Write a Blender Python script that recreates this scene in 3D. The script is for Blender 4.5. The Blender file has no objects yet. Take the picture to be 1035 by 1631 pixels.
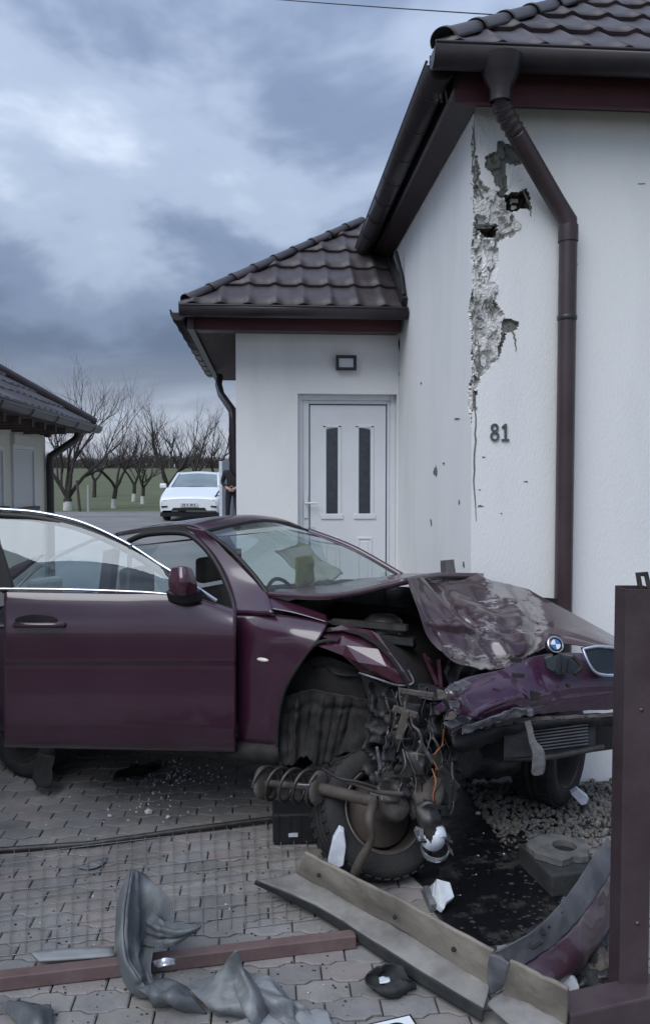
import bpy, bmesh, math, random
from mathutils import Vector, Matrix, noise
random.seed(7)
SC = bpy.context.scene
COL = SC.collection
V = Vector

# ------------------------------------------------------------------ camera
FPX, CX, CY = 1250.0, 517.5, 815.5
HCAM = 2.0
YAW = math.atan(92.0/FPX)
PIT = math.atan(55.5/FPX)
CAM = V((0, 0, HCAM))
FW = V((math.sin(YAW)*math.cos(PIT), math.cos(YAW)*math.cos(PIT), -math.sin(PIT)))
RT = V((math.cos(YAW), -math.sin(YAW), 0))
UP = RT.cross(FW)
FH = V((math.sin(YAW), math.cos(YAW), 0))
cd = bpy.data.cameras.new('camera')
cd.sensor_fit = 'HORIZONTAL'; cd.sensor_width = 36; cd.lens = 36*FPX/1035.0
cd.clip_start = 0.05; cd.clip_end = 3000
cam = bpy.data.objects.new('camera', cd); COL.objects.link(cam)
cam.location = CAM
cam.matrix_world = Matrix.Translation(CAM) @ Matrix((RT, UP, -FW)).transposed().to_4x4()
SC.camera = cam

# ------------------------------------------------------------------ light
SUN_EL, SUN_AZ = math.radians(50), math.radians(216)     # high, behind the camera to the left, veiled by cloud
sd = bpy.data.lights.new('sun', 'SUN'); sd.energy = 1.5; sd.angle = math.radians(45); sd.color = (.97, .985, 1.0)
so = bpy.data.objects.new('sun', sd); COL.objects.link(so)
sdir = V((math.sin(SUN_AZ)*math.cos(SUN_EL), math.cos(SUN_AZ)*math.cos(SUN_EL), math.sin(SUN_EL)))
so.rotation_euler = sdir.to_track_quat('Z', 'Y').to_euler(); so.location = (0, -5, 20)
so['kind'] = 'helper'

world = bpy.data.worlds.new('World'); SC.world = world; world.use_nodes = True
nt = world.node_tree; nt.nodes.clear()
def N(t, **k):
    n = nt.nodes.new(t)
    for a, b in k.items(): setattr(n, a, b)
    return n
L = nt.links.new
out = N('ShaderNodeOutputWorld')
sky = N('ShaderNodeTexSky', sky_type='NISHITA'); sky.sun_disc = False
sky.sun_elevation = SUN_EL; sky.sun_rotation = SUN_AZ; sky.air_density = 1.6; sky.dust_density = 1.5
tc = N('ShaderNodeTexCoord')
sp = N('ShaderNodeSeparateXYZ'); L(tc.outputs['Generated'], sp.inputs[0])
mx = N('ShaderNodeMath', operation='MAXIMUM'); L(sp.outputs[2], mx.inputs[0]); mx.inputs[1].default_value = 0
ad = N('ShaderNodeMath', operation='ADD'); L(mx.outputs[0], ad.inputs[0]); ad.inputs[1].default_value = 0.20
dx = N('ShaderNodeMath', operation='DIVIDE'); L(sp.outputs[0], dx.inputs[0]); L(ad.outputs[0], dx.inputs[1])
dy = N('ShaderNodeMath', operation='DIVIDE'); L(sp.outputs[1], dy.inputs[0]); L(ad.outputs[0], dy.inputs[1])
cb = N('ShaderNodeCombineXYZ'); L(dx.outputs[0], cb.inputs[0]); L(dy.outputs[0], cb.inputs[1])
SKYSEED = 20.2
mp = N('ShaderNodeMapping'); L(cb.outputs[0], mp.inputs[0]); mp.inputs['Scale'].default_value = (.55, .62, 1); mp.inputs['Location'].default_value = (SKYSEED, SKYSEED*.7, SKYSEED*1.3)
mp.inputs['Rotation'].default_value = (0, 0, .5)
n1 = N('ShaderNodeTexNoise'); L(mp.outputs[0], n1.inputs['Vector']); n1.inputs['Scale'].default_value = 1.25; n1.inputs['Detail'].default_value = 6; n1.inputs['Roughness'].default_value = .52; n1.inputs['Distortion'].default_value = .5
rp = N('ShaderNodeValToRGB'); L(n1.outputs['Fac'], rp.inputs[0]); rp.color_ramp.interpolation = 'EASE'
el = rp.color_ramp.elements
el[0].position = .39; el[0].color = (.098, .134, .222, 1)
el[1].position = .68; el[1].color = (.56, .63, .75, 1)
e = el.new(.47); e.color = (.168, .220, .335, 1)
e = el.new(.56); e.color = (.32, .39, .52, 1)
# an overcast sky is brighter overhead than at the horizon
g1 = N('ShaderNodeMath', operation='MULTIPLY_ADD'); L(mx.outputs[0], g1.inputs[0]); g1.inputs[1].default_value = .75; g1.inputs[2].default_value = .82
gm = N('ShaderNodeMixRGB', blend_type='MULTIPLY'); gm.inputs[0].default_value = 1; L(rp.outputs[0], gm.inputs[1]); L(g1.outputs[0], gm.inputs[2])
# paler haze low over the horizon, all the way round
hz = N('ShaderNodeMapRange'); L(mx.outputs[0], hz.inputs[0]); hz.inputs[1].default_value = 0.02; hz.inputs[2].default_value = .16; hz.inputs[3].default_value = .7; hz.inputs[4].default_value = 0
hm = N('ShaderNodeMixRGB'); L(hz.outputs[0], hm.inputs[0]); L(gm.outputs[0], hm.inputs[1]); hm.inputs[2].default_value = (.40, .43, .50, 1)
b1 = N('ShaderNodeBackground'); L(sky.outputs[0], b1.inputs[0]); b1.inputs[1].default_value = .07
b2 = N('ShaderNodeBackground'); L(hm.outputs[0], b2.inputs[0]); b2.inputs[1].default_value = 1.0
ms = N('ShaderNodeMixShader'); ms.inputs[0].default_value = .90
L(b1.outputs[0], ms.inputs[1]); L(b2.outputs[0], ms.inputs[2]); L(ms.outputs[0], out.inputs[0])

SC.view_settings.view_transform = 'Standard'; SC.view_settings.look = 'None'
SC.view_settings.exposure = 0.48; SC.view_settings.gamma = 1.0; SC.view_settings.use_curve_mapping = False
SC.cycles.use_denoising = True
SC.cycles.max_bounces = 6; SC.cycles.transparent_max_bounces = 12

# ------------------------------------------------------------------ placing
def ray(px, py): return FW + RT*((px-CX)/FPX) + UP*((CY-py)/FPX)
def hitp(px, py, p0, n):
    d = ray(px, py); return CAM + d*((p0-CAM).dot(n)/d.dot(n))
def G(px, py, z=0.0): return hitp(px, py, V((0, 0, z)), V((0, 0, 1)))
def PY(px, py, y): return hitp(px, py, V((0, y, 0)), V((0, 1, 0)))
def PX(px, py, x): return hitp(px, py, V((x, 0, 0)), V((1, 0, 0)))
def DP(px, py, d): return CAM + ray(px, py)*d
TH = math.radians(30)
CO = FH*4.1 + RT*(-.287)
CH = RT*math.cos(TH) - FH*math.sin(TH)      # the car's heading
CI = RT*math.sin(TH) + FH*math.cos(TH)      # from its near side to its far side
def CL(px, py, lat): return hitp(px, py, CO+CI*lat, CI)
def CP(s, lat, z): return CO + CH*s + CI*lat + V((0, 0, z))
def CZ(s, lat, z): return CP(s, lat, z + .146*(s+2.4))   # the car stands nose up

# ------------------------------------------------------------------ materials
MATS = {}
def mat(name, col, rough=.6, metal=0.0, col2=None, scale=6.0, det=6.0, lo=.35, hi=.65, bump=0.0, bscale=40.0, bdist=.01, coat=0.0, spec=.5, coords='Object', stretch=None):
    m = bpy.data.materials.new(name); m.use_nodes = True
    t = m.node_tree; p = t.nodes['Principled BSDF']
    p.inputs['Base Color'].default_value = (*col, 1); p.inputs['Roughness'].default_value = rough
    p.inputs['Metallic'].default_value = metal; p.inputs['Coat Weight'].default_value = coat
    p.inputs['Coat Roughness'].default_value = .08; p.inputs['Specular IOR Level'].default_value = spec
    c = t.nodes.new('ShaderNodeTexCoord'); vec = c.outputs[coords]
    if stretch:
        mm = t.nodes.new('ShaderNodeMapping'); mm.inputs['Scale'].default_value = stretch; t.links.new(vec, mm.inputs[0]); vec = mm.outputs[0]
    if col2 is not None:
        n = t.nodes.new('ShaderNodeTexNoise'); n.inputs['Scale'].default_value = scale; n.inputs['Detail'].default_value = det; n.inputs['Roughness'].default_value = .6
        t.links.new(vec, n.inputs['Vector'])
        r = t.nodes.new('ShaderNodeValToRGB'); r.color_ramp.elements[0].position = lo; r.color_ramp.elements[1].position = hi
        r.color_ramp.elements[0].color = (*col, 1); r.color_ramp.elements[1].color = (*col2, 1)
        t.links.new(n.outputs['Fac'], r.inputs[0]); t.links.new(r.outputs[0], p.inputs['Base Color'])
    if bump:
        n = t.nodes.new('ShaderNodeTexNoise'); n.inputs['Scale'].default_value = bscale; n.inputs['Detail'].default_value = 5
        t.links.new(vec, n.inputs['Vector'])
        b = t.nodes.new('ShaderNodeBump'); b.inputs['Strength'].default_value = bump; b.inputs['Distance'].default_value = bdist
        t.links.new(n.outputs['Fac'], b.inputs['Height']); t.links.new(b.outputs[0], p.inputs['Normal'])
    MATS[name] = m
    return m
def glassmat(name, tint, gloss=(.9, .95, 1), ior=1.5, rough=.02, dirt=0.0):
    m = bpy.data.materials.new(name); m.use_nodes = True
    t = m.node_tree; t.nodes.clear()
    o = t.nodes.new('ShaderNodeOutputMaterial'); tr = t.nodes.new('ShaderNodeBsdfTransparent'); tr.inputs[0].default_value = (*tint, 1)
    gl = t.nodes.new('ShaderNodeBsdfGlossy'); gl.inputs['Roughness'].default_value = rough; gl.inputs[0].default_value = (*gloss, 1)
    lw = t.nodes.new('ShaderNodeLayerWeight'); lw.inputs[0].default_value = .5; pw = t.nodes.new('ShaderNodeMath'); pw.operation = 'POWER'; pw.inputs[1].default_value = 5; t.links.new(lw.outputs['Facing'], pw.inputs[0])
    fr = t.nodes.new('ShaderNodeMath'); fr.operation = 'MULTIPLY_ADD'; fr.inputs[1].default_value = .92; fr.inputs[2].default_value = 2*((ior-1)/(ior+1))**2; t.links.new(pw.outputs[0], fr.inputs[0])
    mx = t.nodes.new('ShaderNodeMixShader')
    t.links.new(fr.outputs[0], mx.inputs[0]); t.links.new(tr.outputs[0], mx.inputs[1]); t.links.new(gl.outputs[0], mx.inputs[2])
    last = mx.outputs[0]
    if dirt:
        df = t.nodes.new('ShaderNodeBsdfDiffuse'); df.inputs[0].default_value = (.45, .5, .55, 1)
        c = t.nodes.new('ShaderNodeTexCoord'); n = t.nodes.new('ShaderNodeTexNoise'); n.inputs['Scale'].default_value = 2.5; n.inputs['Detail'].default_value = 5
        t.links.new(c.outputs['Object'], n.inputs['Vector'])
        mu = t.nodes.new('ShaderNodeMath'); mu.operation = 'MULTIPLY'; mu.inputs[1].default_value = dirt*2; t.links.new(n.outputs['Fac'], mu.inputs[0])
        m2 = t.nodes.new('ShaderNodeMixShader'); t.links.new(mu.outputs[0], m2.inputs[0]); t.links.new(last, m2.inputs[1]); t.links.new(df.outputs[0], m2.inputs[2]); last = m2.outputs[0]
    t.links.new(last, o.inputs[0]); MATS[name] = m
    return m
mat('render_white', (.84, .842, .838), .9, col2=(.71, .715, .715), scale=1.1, det=14, lo=.45, hi=.78, bump=.6, bscale=90, bdist=.005, stretch=(1.6, 1.6, .45))
mat('break_white', (.70, .69, .67), .95, col2=(.30, .29, .27), scale=9, det=12, lo=.50, hi=.63, bump=.9, bscale=60, bdist=.02)
mat('mortar', (.22, .22, .20), .95, col2=(.13, .135, .12), scale=14, bump=.8, bscale=60)
mat('hole_brick', (.10, .085, .075), .95, col2=(.05, .045, .04), scale=20, bump=.8)
mat('chip_grey', (.10, .11, .11), .9, col2=(.2, .2, .2), scale=30)
mat('trim_brown', (.034, .024, .027), .42, col2=(.048, .036, .040), scale=3, bump=.08, bscale=30)
mat('gutter_brown', (.024, .019, .023), .38, col2=(.038, .031, .036), scale=4)
mat('pipe_brown', (.042, .027, .029), .36, col2=(.060, .042, .046), scale=3)
mat('fascia_red', (.100, .026, .034), .55, col2=(.068, .022, .028), scale=5, bump=.2, bscale=50, stretch=(1, 1, 8))
mat('soffit_wood', (.060, .042, .040), .7, col2=(.10, .075, .07), scale=6, bump=.3, stretch=(6, 1, 1))
mat('tile_brown', (.050, .040, .044), .48, col2=(.070, .057, .062), scale=7, bump=.15, bscale=120)
mat('roof_dark', (.052, .042, .047), .55, col2=(.068, .056, .061), scale=5)
mat('pvc_white', (.74, .76, .80), .35, col2=(.70, .72, .75), scale=3)
mat('pvc_gap', (.12, .12, .13), .6)
mat('dark_glass', (.03, .035, .045), .12, col2=(.05, .055, .065), scale=20)
mat('black_plastic', (.012, .012, .014), .5, col2=(.022, .022, .024), scale=10, bump=.2)
mat('lamp_glass', (.55, .58, .60), .2)
mat('number_grey', (.09, .09, .095), .5)
mat('house_cream', (.72, .70, .62), .9, col2=(.64, .62, .55), scale=1.5, bump=.2, bscale=120)
mat('shutter_white', (.66, .68, .68), .5)
mat('paint', (.036, .0075, .022), .28, col2=(.054, .020, .038), scale=1.4, det=10, lo=.36, hi=.70, coat=1.0)
mat('paint_clean', (.050, .010, .022), .26, coat=1.0, col2=(.070, .030, .045), scale=5, lo=.45, hi=.65)
mat('paint_dull', (.044, .016, .028), .40, col2=(.085, .055, .068), scale=4, lo=.4, hi=.78, coat=.7, bump=.1, bscale=18)
mat('dusty_metal', (.085, .072, .066), .75, .2, col2=(.15, .128, .112), scale=12, bump=.5, bscale=50)
mat('torn_metal', (.10, .10, .115), .5, .4, col2=(.24, .24, .26), scale=18, bump=.6, bscale=40)
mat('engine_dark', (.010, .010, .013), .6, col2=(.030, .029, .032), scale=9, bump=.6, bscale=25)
mat('liner_brown', (.013, .0125, .013), .85, col2=(.032, .029, .027), scale=5, bump=.4, bscale=30, stretch=(3, 3, .8))
mat('arch_black', (.010, .009, .010), .85, col2=(.024, .021, .021), scale=7, bump=.4)
mat('chrome', (.72, .75, .80), .14, 1.0)
mat('rubber', (.012, .012, .013), .8, col2=(.024, .023, .023), scale=14, bump=.4, bscale=60)
mat('rubber_dusty', (.016, .016, .017), .85, col2=(.034, .032, .030), scale=6, bump=.4, bscale=60)
mat('rim_dirty', (.07, .056, .048), .7, .3, col2=(.12, .094, .076), scale=6, bump=.3, bscale=30)
mat('rim_edge', (.22, .20, .18), .5, .6, col2=(.12, .10, .09), scale=12)
mat('strut_brown', (.075, .060, .052), .7, .3, col2=(.12, .10, .086), scale=10, bump=.3)
mat('steel_dark', (.05, .048, .048), .5, .7, col2=(.11, .10, .095), scale=12)
mat('seat_grey', (.13, .12, .105), .9, col2=(.17, .155, .135), scale=12)
mat('seat_light', (.50, .47, .42), .9, col2=(.40, .38, .34), scale=8)
mat('interior_tan', (.30, .20, .13), .8)
mat('vest_yellow', (.30, .28, .06), .8)
mat('galvanised', (.30, .31, .32), .5, .3, col2=(.20, .20, .20), scale=20)
glassmat('glass_clear', (.84, .93, .95), dirt=.035, ior=1.5)
glassmat('glass_shield', (.66, .74, .72), dirt=.03, ior=1.5)
glassmat('glass_dark', (.10, .14, .15))
mat('emblem_blue', (.05, .16, .42), .3, coat=.5)
mat('emblem_white', (.75, .78, .82), .3, coat=.5)
mat('emblem_black', (.012, .012, .014), .3, coat=.5)
mat('kidney_teal', (.008, .014, .016), .25, coat=.5)
mat('signal_white', (.70, .66, .58), .3, coat=.4)
mat('plastic_white', (.72, .76, .82), .45, col2=(.55, .58, .63), scale=15)
mat('reflector', (.80, .82, .86), .15, .8, col2=(.4, .42, .46), scale=20)
mat('wire_grey', (.10, .095, .09), .6, .2, col2=(.16, .15, .14), scale=30)
mat('cable_black', (.014, .013, .014), .55)
mat('cable_orange', (.35, .12, .04), .6)
mat('rag_grey', (.15, .15, .155), .95, col2=(.09, .09, .095), scale=14, bump=.5)
mat('board_tan', (.27, .243, .205), .85, col2=(.10, .090, .078), scale=2.6, det=14, lo=.44, hi=.68, bump=.5, bscale=25)
mat('board_pale', (.27, .262, .25), .85, col2=(.13, .125, .12), scale=3.5, det=12, lo=.42, hi=.66, bump=.4, bscale=25)
mat('liner_grey', (.095, .104, .113), .5, col2=(.20, .208, .212), scale=9, det=14, lo=.48, hi=.74, bump=.3, bscale=30, stretch=(1, 1, .5))
mat('sheet_grey', (.15, .16, .168), .5, col2=(.27, .285, .295), scale=9, det=14, lo=.48, hi=.72, bump=.35, bscale=30, stretch=(1, 2.2, 1))
mat('sheet_pale', (.33, .345, .36), .6, col2=(.22, .23, .24), scale=6, bump=.3, bscale=12)
mat('bumper_grey', (.062, .064, .074), .6, col2=(.125, .127, .14), scale=7, det=12, lo=.38, hi=.72, bump=.4, bscale=22)
mat('gate_brown', (.052, .034, .040), .42, col2=(.074, .052, .059), scale=5, det=10, bump=.12, bscale=60)
mat('rail_brown', (.125, .078, .076), .6, col2=(.17, .12, .115), scale=6, bump=.2)
mat('concrete', (.15, .148, .145), .9, col2=(.085, .085, .084), scale=12, bump=.5, bscale=40)
mat('box_dark', (.018, .019, .021), .85, col2=(.040, .042, .043), scale=8, bump=.4)
mat('stone', (.24, .235, .225), .9, col2=(.10, .10, .098), scale=9, bump=.4)
mat('stone_tan', (.22, .19, .155), .9, col2=(.13, .115, .10), scale=9)
mat('soil', (.045, .04, .036), .95, col2=(.09, .08, .07), scale=8, bump=.7, bscale=30)
mat('plaster_bit', (.74, .75, .76), .9, col2=(.55, .55, .56), scale=20)
mat('plate_white', (.80, .82, .85), .35)
mat('letter_black', (.012, .012, .014), .4)
mat('eu_blue', (.01, .05, .30), .4)
mat('road', (.16, .16, .16), .95, col2=(.22, .215, .21), scale=.8, bump=.3)
mat('bark', (.036, .031, .028), .95, col2=(.065, .056, .050), scale=9, bump=.6, bscale=20)
mat('twig', (.050, .041, .039), .95, col2=(.075, .062, .058), scale=3)
mat('whitewash', (.60, .60, .58), .95, col2=(.42, .41, .39), scale=8)
mat('hill', (.075, .085, .10), 1, col2=(.10, .11, .12), scale=.02)  # bluish tone: distance haze mixed into the base colour
mat('car_white', (.80, .83, .86), .25, coat=.6)
mat('skin', (.40, .24, .19), .6)
mat('cloth_black', (.012, .012, .015), .9, col2=(.02, .02, .024), scale=20)
mat('hood_grey', (.16, .18, .22), .9)
mat('shoe', (.02, .02, .022), .6)
mat('post_wood', (.07, .06, .055), .9)
mat('post_concrete', (.32, .32, .32), .9)

def ground_mat():
    m = bpy.data.materials.new('meadow'); m.use_nodes = True; t = m.node_tree; p = t.nodes['Principled BSDF']; p.inputs['Roughness'].default_value = 1
    c = t.nodes.new('ShaderNodeTexCoord')
    n = t.nodes.new('ShaderNodeTexNoise'); n.inputs['Scale'].default_value = .25; n.inputs['Detail'].default_value = 8; n.inputs['Roughness'].default_value = .7
    t.links.new(c.outputs['Object'], n.inputs['Vector'])
    r = t.nodes.new('ShaderNodeValToRGB'); t.links.new(n.outputs['Fac'], r.inputs[0])
    r.color_ramp.elements[0].position = .3; r.color_ramp.elements[0].color = (.065, .085, .032, 1)
    r.color_ramp.elements[1].position = .7; r.color_ramp.elements[1].color = (.12, .12, .07, 1)
    t.links.new(r.outputs[0], p.inputs['Base Color']); MATS['meadow'] = m
ground_mat()
def paver_mat():
    m = bpy.data.materials.new('paver_concrete'); m.use_nodes = True; t = m.node_tree; p = t.nodes['Principled BSDF']; p.inputs['Roughness'].default_value = .88
    a = t.nodes.new('ShaderNodeAttribute'); a.attribute_name = 'tint'
    c = t.nodes.new('ShaderNodeNewGeometry')
    n = t.nodes.new('ShaderNodeTexNoise'); n.inputs['Scale'].default_value = 3.2; n.inputs['Detail'].default_value = 9; n.inputs['Roughness'].default_value = .68
    t.links.new(c.outputs['Position'], n.inputs['Vector'])
    r = t.nodes.new('ShaderNodeValToRGB'); r.color_ramp.elements[0].position = .3; r.color_ramp.elements[1].position = .68
    r.color_ramp.elements[0].color = (.66, .67, .69, 1); r.color_ramp.elements[1].color = (1.22, 1.22, 1.21, 1)
    t.links.new(n.outputs['Fac'], r.inputs[0])
    mu = t.nodes.new('ShaderNodeMixRGB'); mu.blend_type = 'MULTIPLY'; mu.inputs[0].default_value = 1
    t.links.new(a.outputs['Color'], mu.inputs[1]); t.links.new(r.outputs[0], mu.inputs[2])
    n2 = t.nodes.new('ShaderNodeTexNoise'); n2.inputs['Scale'].default_value = 60; n2.inputs['Detail'].default_value = 4
    t.links.new(c.outputs['Position'], n2.inputs['Vector'])
    r2 = t.nodes.new('ShaderNodeValToRGB'); r2.color_ramp.elements[0].position = .66; r2.color_ramp.elements[1].position = .72
    r2.color_ramp.elements[0].color = (1, 1, 1, 1); r2.color_ramp.elements[1].color = (.35, .35, .35, 1); t.links.new(n2.outputs['Fac'], r2.inputs[0])
    m3 = t.nodes.new('ShaderNodeMixRGB'); m3.blend_type = 'MULTIPLY'; m3.inputs[0].default_value = .8
    t.links.new(mu.outputs[0], m3.inputs[1]); t.links.new(r2.outputs[0], m3.inputs[2]); t.links.new(m3.outputs[0], p.inputs['Base Color'])
    b = t.nodes.new('ShaderNodeBump'); b.inputs['Strength'].default_value = .35; b.inputs['Distance'].default_value = .006
    t.links.new(n2.outputs['Fac'], b.inputs['Height']); t.links.new(b.outputs[0], p.inputs['Normal']); MATS['paver_concrete'] = m
paver_mat()
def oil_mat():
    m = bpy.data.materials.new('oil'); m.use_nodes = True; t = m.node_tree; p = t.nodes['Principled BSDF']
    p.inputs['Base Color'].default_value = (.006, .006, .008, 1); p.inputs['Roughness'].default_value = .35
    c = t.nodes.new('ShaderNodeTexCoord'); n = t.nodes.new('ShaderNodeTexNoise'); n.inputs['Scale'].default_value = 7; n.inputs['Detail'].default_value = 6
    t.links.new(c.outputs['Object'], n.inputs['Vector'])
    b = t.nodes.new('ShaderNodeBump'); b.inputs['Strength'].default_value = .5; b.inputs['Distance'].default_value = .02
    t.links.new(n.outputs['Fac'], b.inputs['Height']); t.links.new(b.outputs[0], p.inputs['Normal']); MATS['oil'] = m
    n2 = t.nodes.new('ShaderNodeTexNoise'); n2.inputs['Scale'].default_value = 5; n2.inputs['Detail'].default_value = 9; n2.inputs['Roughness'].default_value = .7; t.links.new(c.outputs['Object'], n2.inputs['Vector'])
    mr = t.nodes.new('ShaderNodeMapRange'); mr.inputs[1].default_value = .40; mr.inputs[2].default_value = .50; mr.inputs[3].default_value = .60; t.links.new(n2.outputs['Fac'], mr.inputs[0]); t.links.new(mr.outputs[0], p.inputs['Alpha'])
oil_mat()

# ------------------------------------------------------------------ mesh helpers
class MB:
    def __init__(s): s.v = []; s.f = []; s.m = []; s.sm = []
    def add(s, vs, fs, m=0, smooth=False):
        b = len(s.v); s.v += [V(p) for p in vs]
        for q in fs: s.f.append([b+i for i in q]); s.m.append(m); s.sm.append(smooth)
    def box(s, c, size, ax=None, m=0):
        c = V(c); X, Y, Z = ax or (V((1, 0, 0)), V((0, 1, 0)), V((0, 0, 1))); a, b, d = [q/2 for q in size]
        vs = [c+X*(i*a)+Y*(j*b)+Z*(k*d) for k in (-1, 1) for j in (-1, 1) for i in (-1, 1)]
        s.add(vs, [(0, 2, 3, 1), (4, 5, 7, 6), (0, 1, 5, 4), (2, 6, 7, 3), (0, 4, 6, 2), (1, 3, 7, 5)], m)
    def lohi(s, lo, hi, m=0):
        lo, hi = V(lo), V(hi); s.box((lo+hi)/2, hi-lo, None, m)
    def bar(s, p0, p1, w, h, up=(0, 0, 1), m=0):
        p0, p1 = V(p0), V(p1); X = (p1-p0); l = X.length; X.normalize(); Y = V(up).cross(X).normalized(); Z = X.cross(Y)
        s.box((p0+p1)/2, (l, w, h), (X, Y, Z), m)
    def tube(s, path, r, n=8, m=0, cap=True, smooth=True):
        path = [V(p) for p in path]; k = len(path); rr = r if isinstance(r, (list, tuple)) else [r]*k
        T = []
        for i in range(k):
            a = path[max(i-1, 0)]; b = path[min(i+1, k-1)]; t = b-a
            T.append(t.normalized() if t.length > 1e-9 else V((0, 0, 1)))
        ref = V((0, 0, 1)) if abs(T[0].z) < .9 else V((1, 0, 0))
        A = T[0].cross(ref).normalized(); vs = []
        for i in range(k):
            A = (A - T[i]*A.dot(T[i]));  A = A.normalized() if A.length > 1e-6 else T[i].orthogonal().normalized()
            B = T[i].cross(A)
            for j in range(n):
                q = 2*math.pi*j/n; vs.append(path[i]+(A*math.cos(q)+B*math.sin(q))*rr[i])
        fs = [(i*n+j, i*n+(j+1) % n, (i+1)*n+(j+1) % n, (i+1)*n+j) for i in range(k-1) for j in range(n)]
        s.add(vs, fs, m, smooth)
        if cap:
            s.add(vs[:n][::-1], [tuple(range(n))], m); s.add(vs[-n:], [tuple(range(n))], m)
    def prism(s, poly, off, m=0):
        poly = [V(p) for p in poly]; off = V(off); n = len(poly)
        s.add(poly+[p+off for p in poly], [tuple(range(n))[::-1], tuple(range(n, 2*n))]+[(i, (i+1) % n, n+(i+1) % n, n+i) for i in range(n)], m)
    def lathe(s, prof, c, axis, n=40, m=0, smooth=True, squash=None):
        c = V(c); Z = V(axis).normalized(); X = Z.orthogonal().normalized(); Y = Z.cross(X); vs = []
        for r, h in prof:
            for j in range(n):
                q = 2*math.pi*j/n; vs.append(c+Z*h+(X*math.cos(q)+Y*math.sin(q))*r)
        fs = [(i*n+j, i*n+(j+1) % n, (i+1)*n+(j+1) % n, (i+1)*n+j) for i in range(len(prof)-1) for j in range(n)]
        s.add(vs, fs, m, smooth)
    def grid(s, rows, m=0, smooth=True):
        h, w = len(rows), len(rows[0]); vs = [p for r in rows for p in r]
        s.add(vs, [(i*w+j, i*w+j+1, (i+1)*w+j+1, (i+1)*w+j) for i in range(h-1) for j in range(w-1)], m, smooth)
    def build(s, name, mats, parent=None, thick=0.0, bevel=0.0, sub=0, off=-1.0):
        me = bpy.data.meshes.new(name); me.from_pydata([tuple(p) for p in s.v], [], s.f)
        mats = [mats] if isinstance(mats, str) else mats
        for q in mats: me.materials.append(MATS[q])
        me.polygons.foreach_set('material_index', s.m); me.polygons.foreach_set('use_smooth', s.sm); me.update()
        o = bpy.data.objects.new(name, me); COL.objects.link(o)
        if parent is not None:
            o.parent = parent; o.matrix_parent_inverse = Matrix.Translation(-parent_loc(parent))
        if thick: md = o.modifiers.new('solid', 'SOLIDIFY'); md.thickness = thick; md.offset = off
        if bevel: md = o.modifiers.new('bev', 'BEVEL'); md.width = bevel; md.segments = 2; md.limit_method = 'ANGLE'
        if sub: md = o.modifiers.new('sub', 'SUBSURF'); md.levels = sub; md.render_levels = sub
        return o
def parent_loc(p):     # parts are meshes kept in world coordinates; only a thing's Empty is moved
    return p.location.copy() if p.type == 'EMPTY' else V((0, 0, 0))
def empty(name, loc, label, cat, group=None):
    o = bpy.data.objects.new(name, None); COL.objects.link(o); o.location = loc; o.empty_display_size = .1
    o['label'] = label; o['category'] = cat
    if group: o['group'] = group
    return o
def tag(o, label, cat, group=None):
    o['label'] = label; o['category'] = cat
    if group: o['group'] = group
    return o
def struct(o): o['kind'] = 'structure'; return o
def cr(p0, p1, p2, p3, t):
    return ((p1*2)+(p2-p0)*t+(p0*2-p1*5+p2*4-p3)*(t*t)+(p1*3-p0-p2*3+p3)*(t*t*t))*.5
def spl(pts, n):
    pts = [V(p) for p in pts]; k = len(pts)-1; o = []
    for i in range(n):
        u = i/(n-1)*k; a = min(int(u), k-1); t = u-a
        o.append(cr(pts[max(a-1, 0)], pts[a], pts[a+1], pts[min(a+2, k)], t))
    return o
def resample(rows, nu, nv):
    a = [spl(r, nu) for r in rows]
    cols = [spl([r[i] for r in a], nv) for i in range(nu)]
    return [[cols[i][j] for i in range(nu)] for j in range(nv)]
def crumple(rows, amp, freq, seed=0.0, mask=None, direction=None):
    h, w = len(rows), len(rows[0]); o = []
    for i in range(h):
        r = []
        for j in range(w):
            p = rows[i][j]
            a = rows[i][min(j+1, w-1)]-rows[i][max(j-1, 0)]; b = rows[min(i+1, h-1)][j]-rows[max(i-1, 0)][j]
            n = direction if direction is not None else a.cross(b)
            n = n.normalized() if n.length > 1e-9 else V((0, 0, 1))
            q = p*freq+V((seed, seed*.7, seed*1.9))
            k = (abs(noise.noise(q))*1.4-.35)+.5*(abs(noise.noise(q*2.3))-.25)
            mk = mask(i/(h-1), j/(w-1)) if mask else 1
            r.append(p+n*(k*amp*mk))
        o.append(r)
    return o
def panel(name, rows, m, parent, nu=24, nv=16, thick=.004, amp=0, freq=5, seed=0, mask=None, bevel=0, lines=None, smooth=True):
    R = resample(rows, nu, nv)
    if lines: R = folds(R, lines)
    if amp: R = crumple(R, amp, freq, seed, mask)
    b = MB(); b.grid(R, smooth=smooth); return b.build(name, m, parent, thick=thick, off=0.0)
def folds(rows, lines):
    # sharp creases: (u0, v0, u1, v1, width, amplitude) in the panel's own 0..1 coordinates
    h, w = len(rows), len(rows[0]); o = [list(r) for r in rows]
    for i in range(h):
        for j in range(w):
            u, v = j/(w-1), i/(h-1); k = 0
            for (u0, v0, u1, v1, wd, am) in lines:
                du, dv = u1-u0, v1-v0; l2 = du*du+dv*dv; t = ((u-u0)*du+(v-v0)*dv)/l2; tt = min(max(t, 0), 1)
                d = math.hypot(u-u0-tt*du, v-v0-tt*dv); k += am*max(0, 1-d/wd)*(.35+.65*math.sin(math.pi*min(max(t, .02), .98)))
            a = rows[i][min(j+1, w-1)]-rows[i][max(j-1, 0)]; b = rows[min(i+1, h-1)][j]-rows[max(i-1, 0)][j]; n = a.cross(b)
            if n.length > 1e-9: o[i][j] = rows[i][j]+n.normalized()*k
    return o
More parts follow.
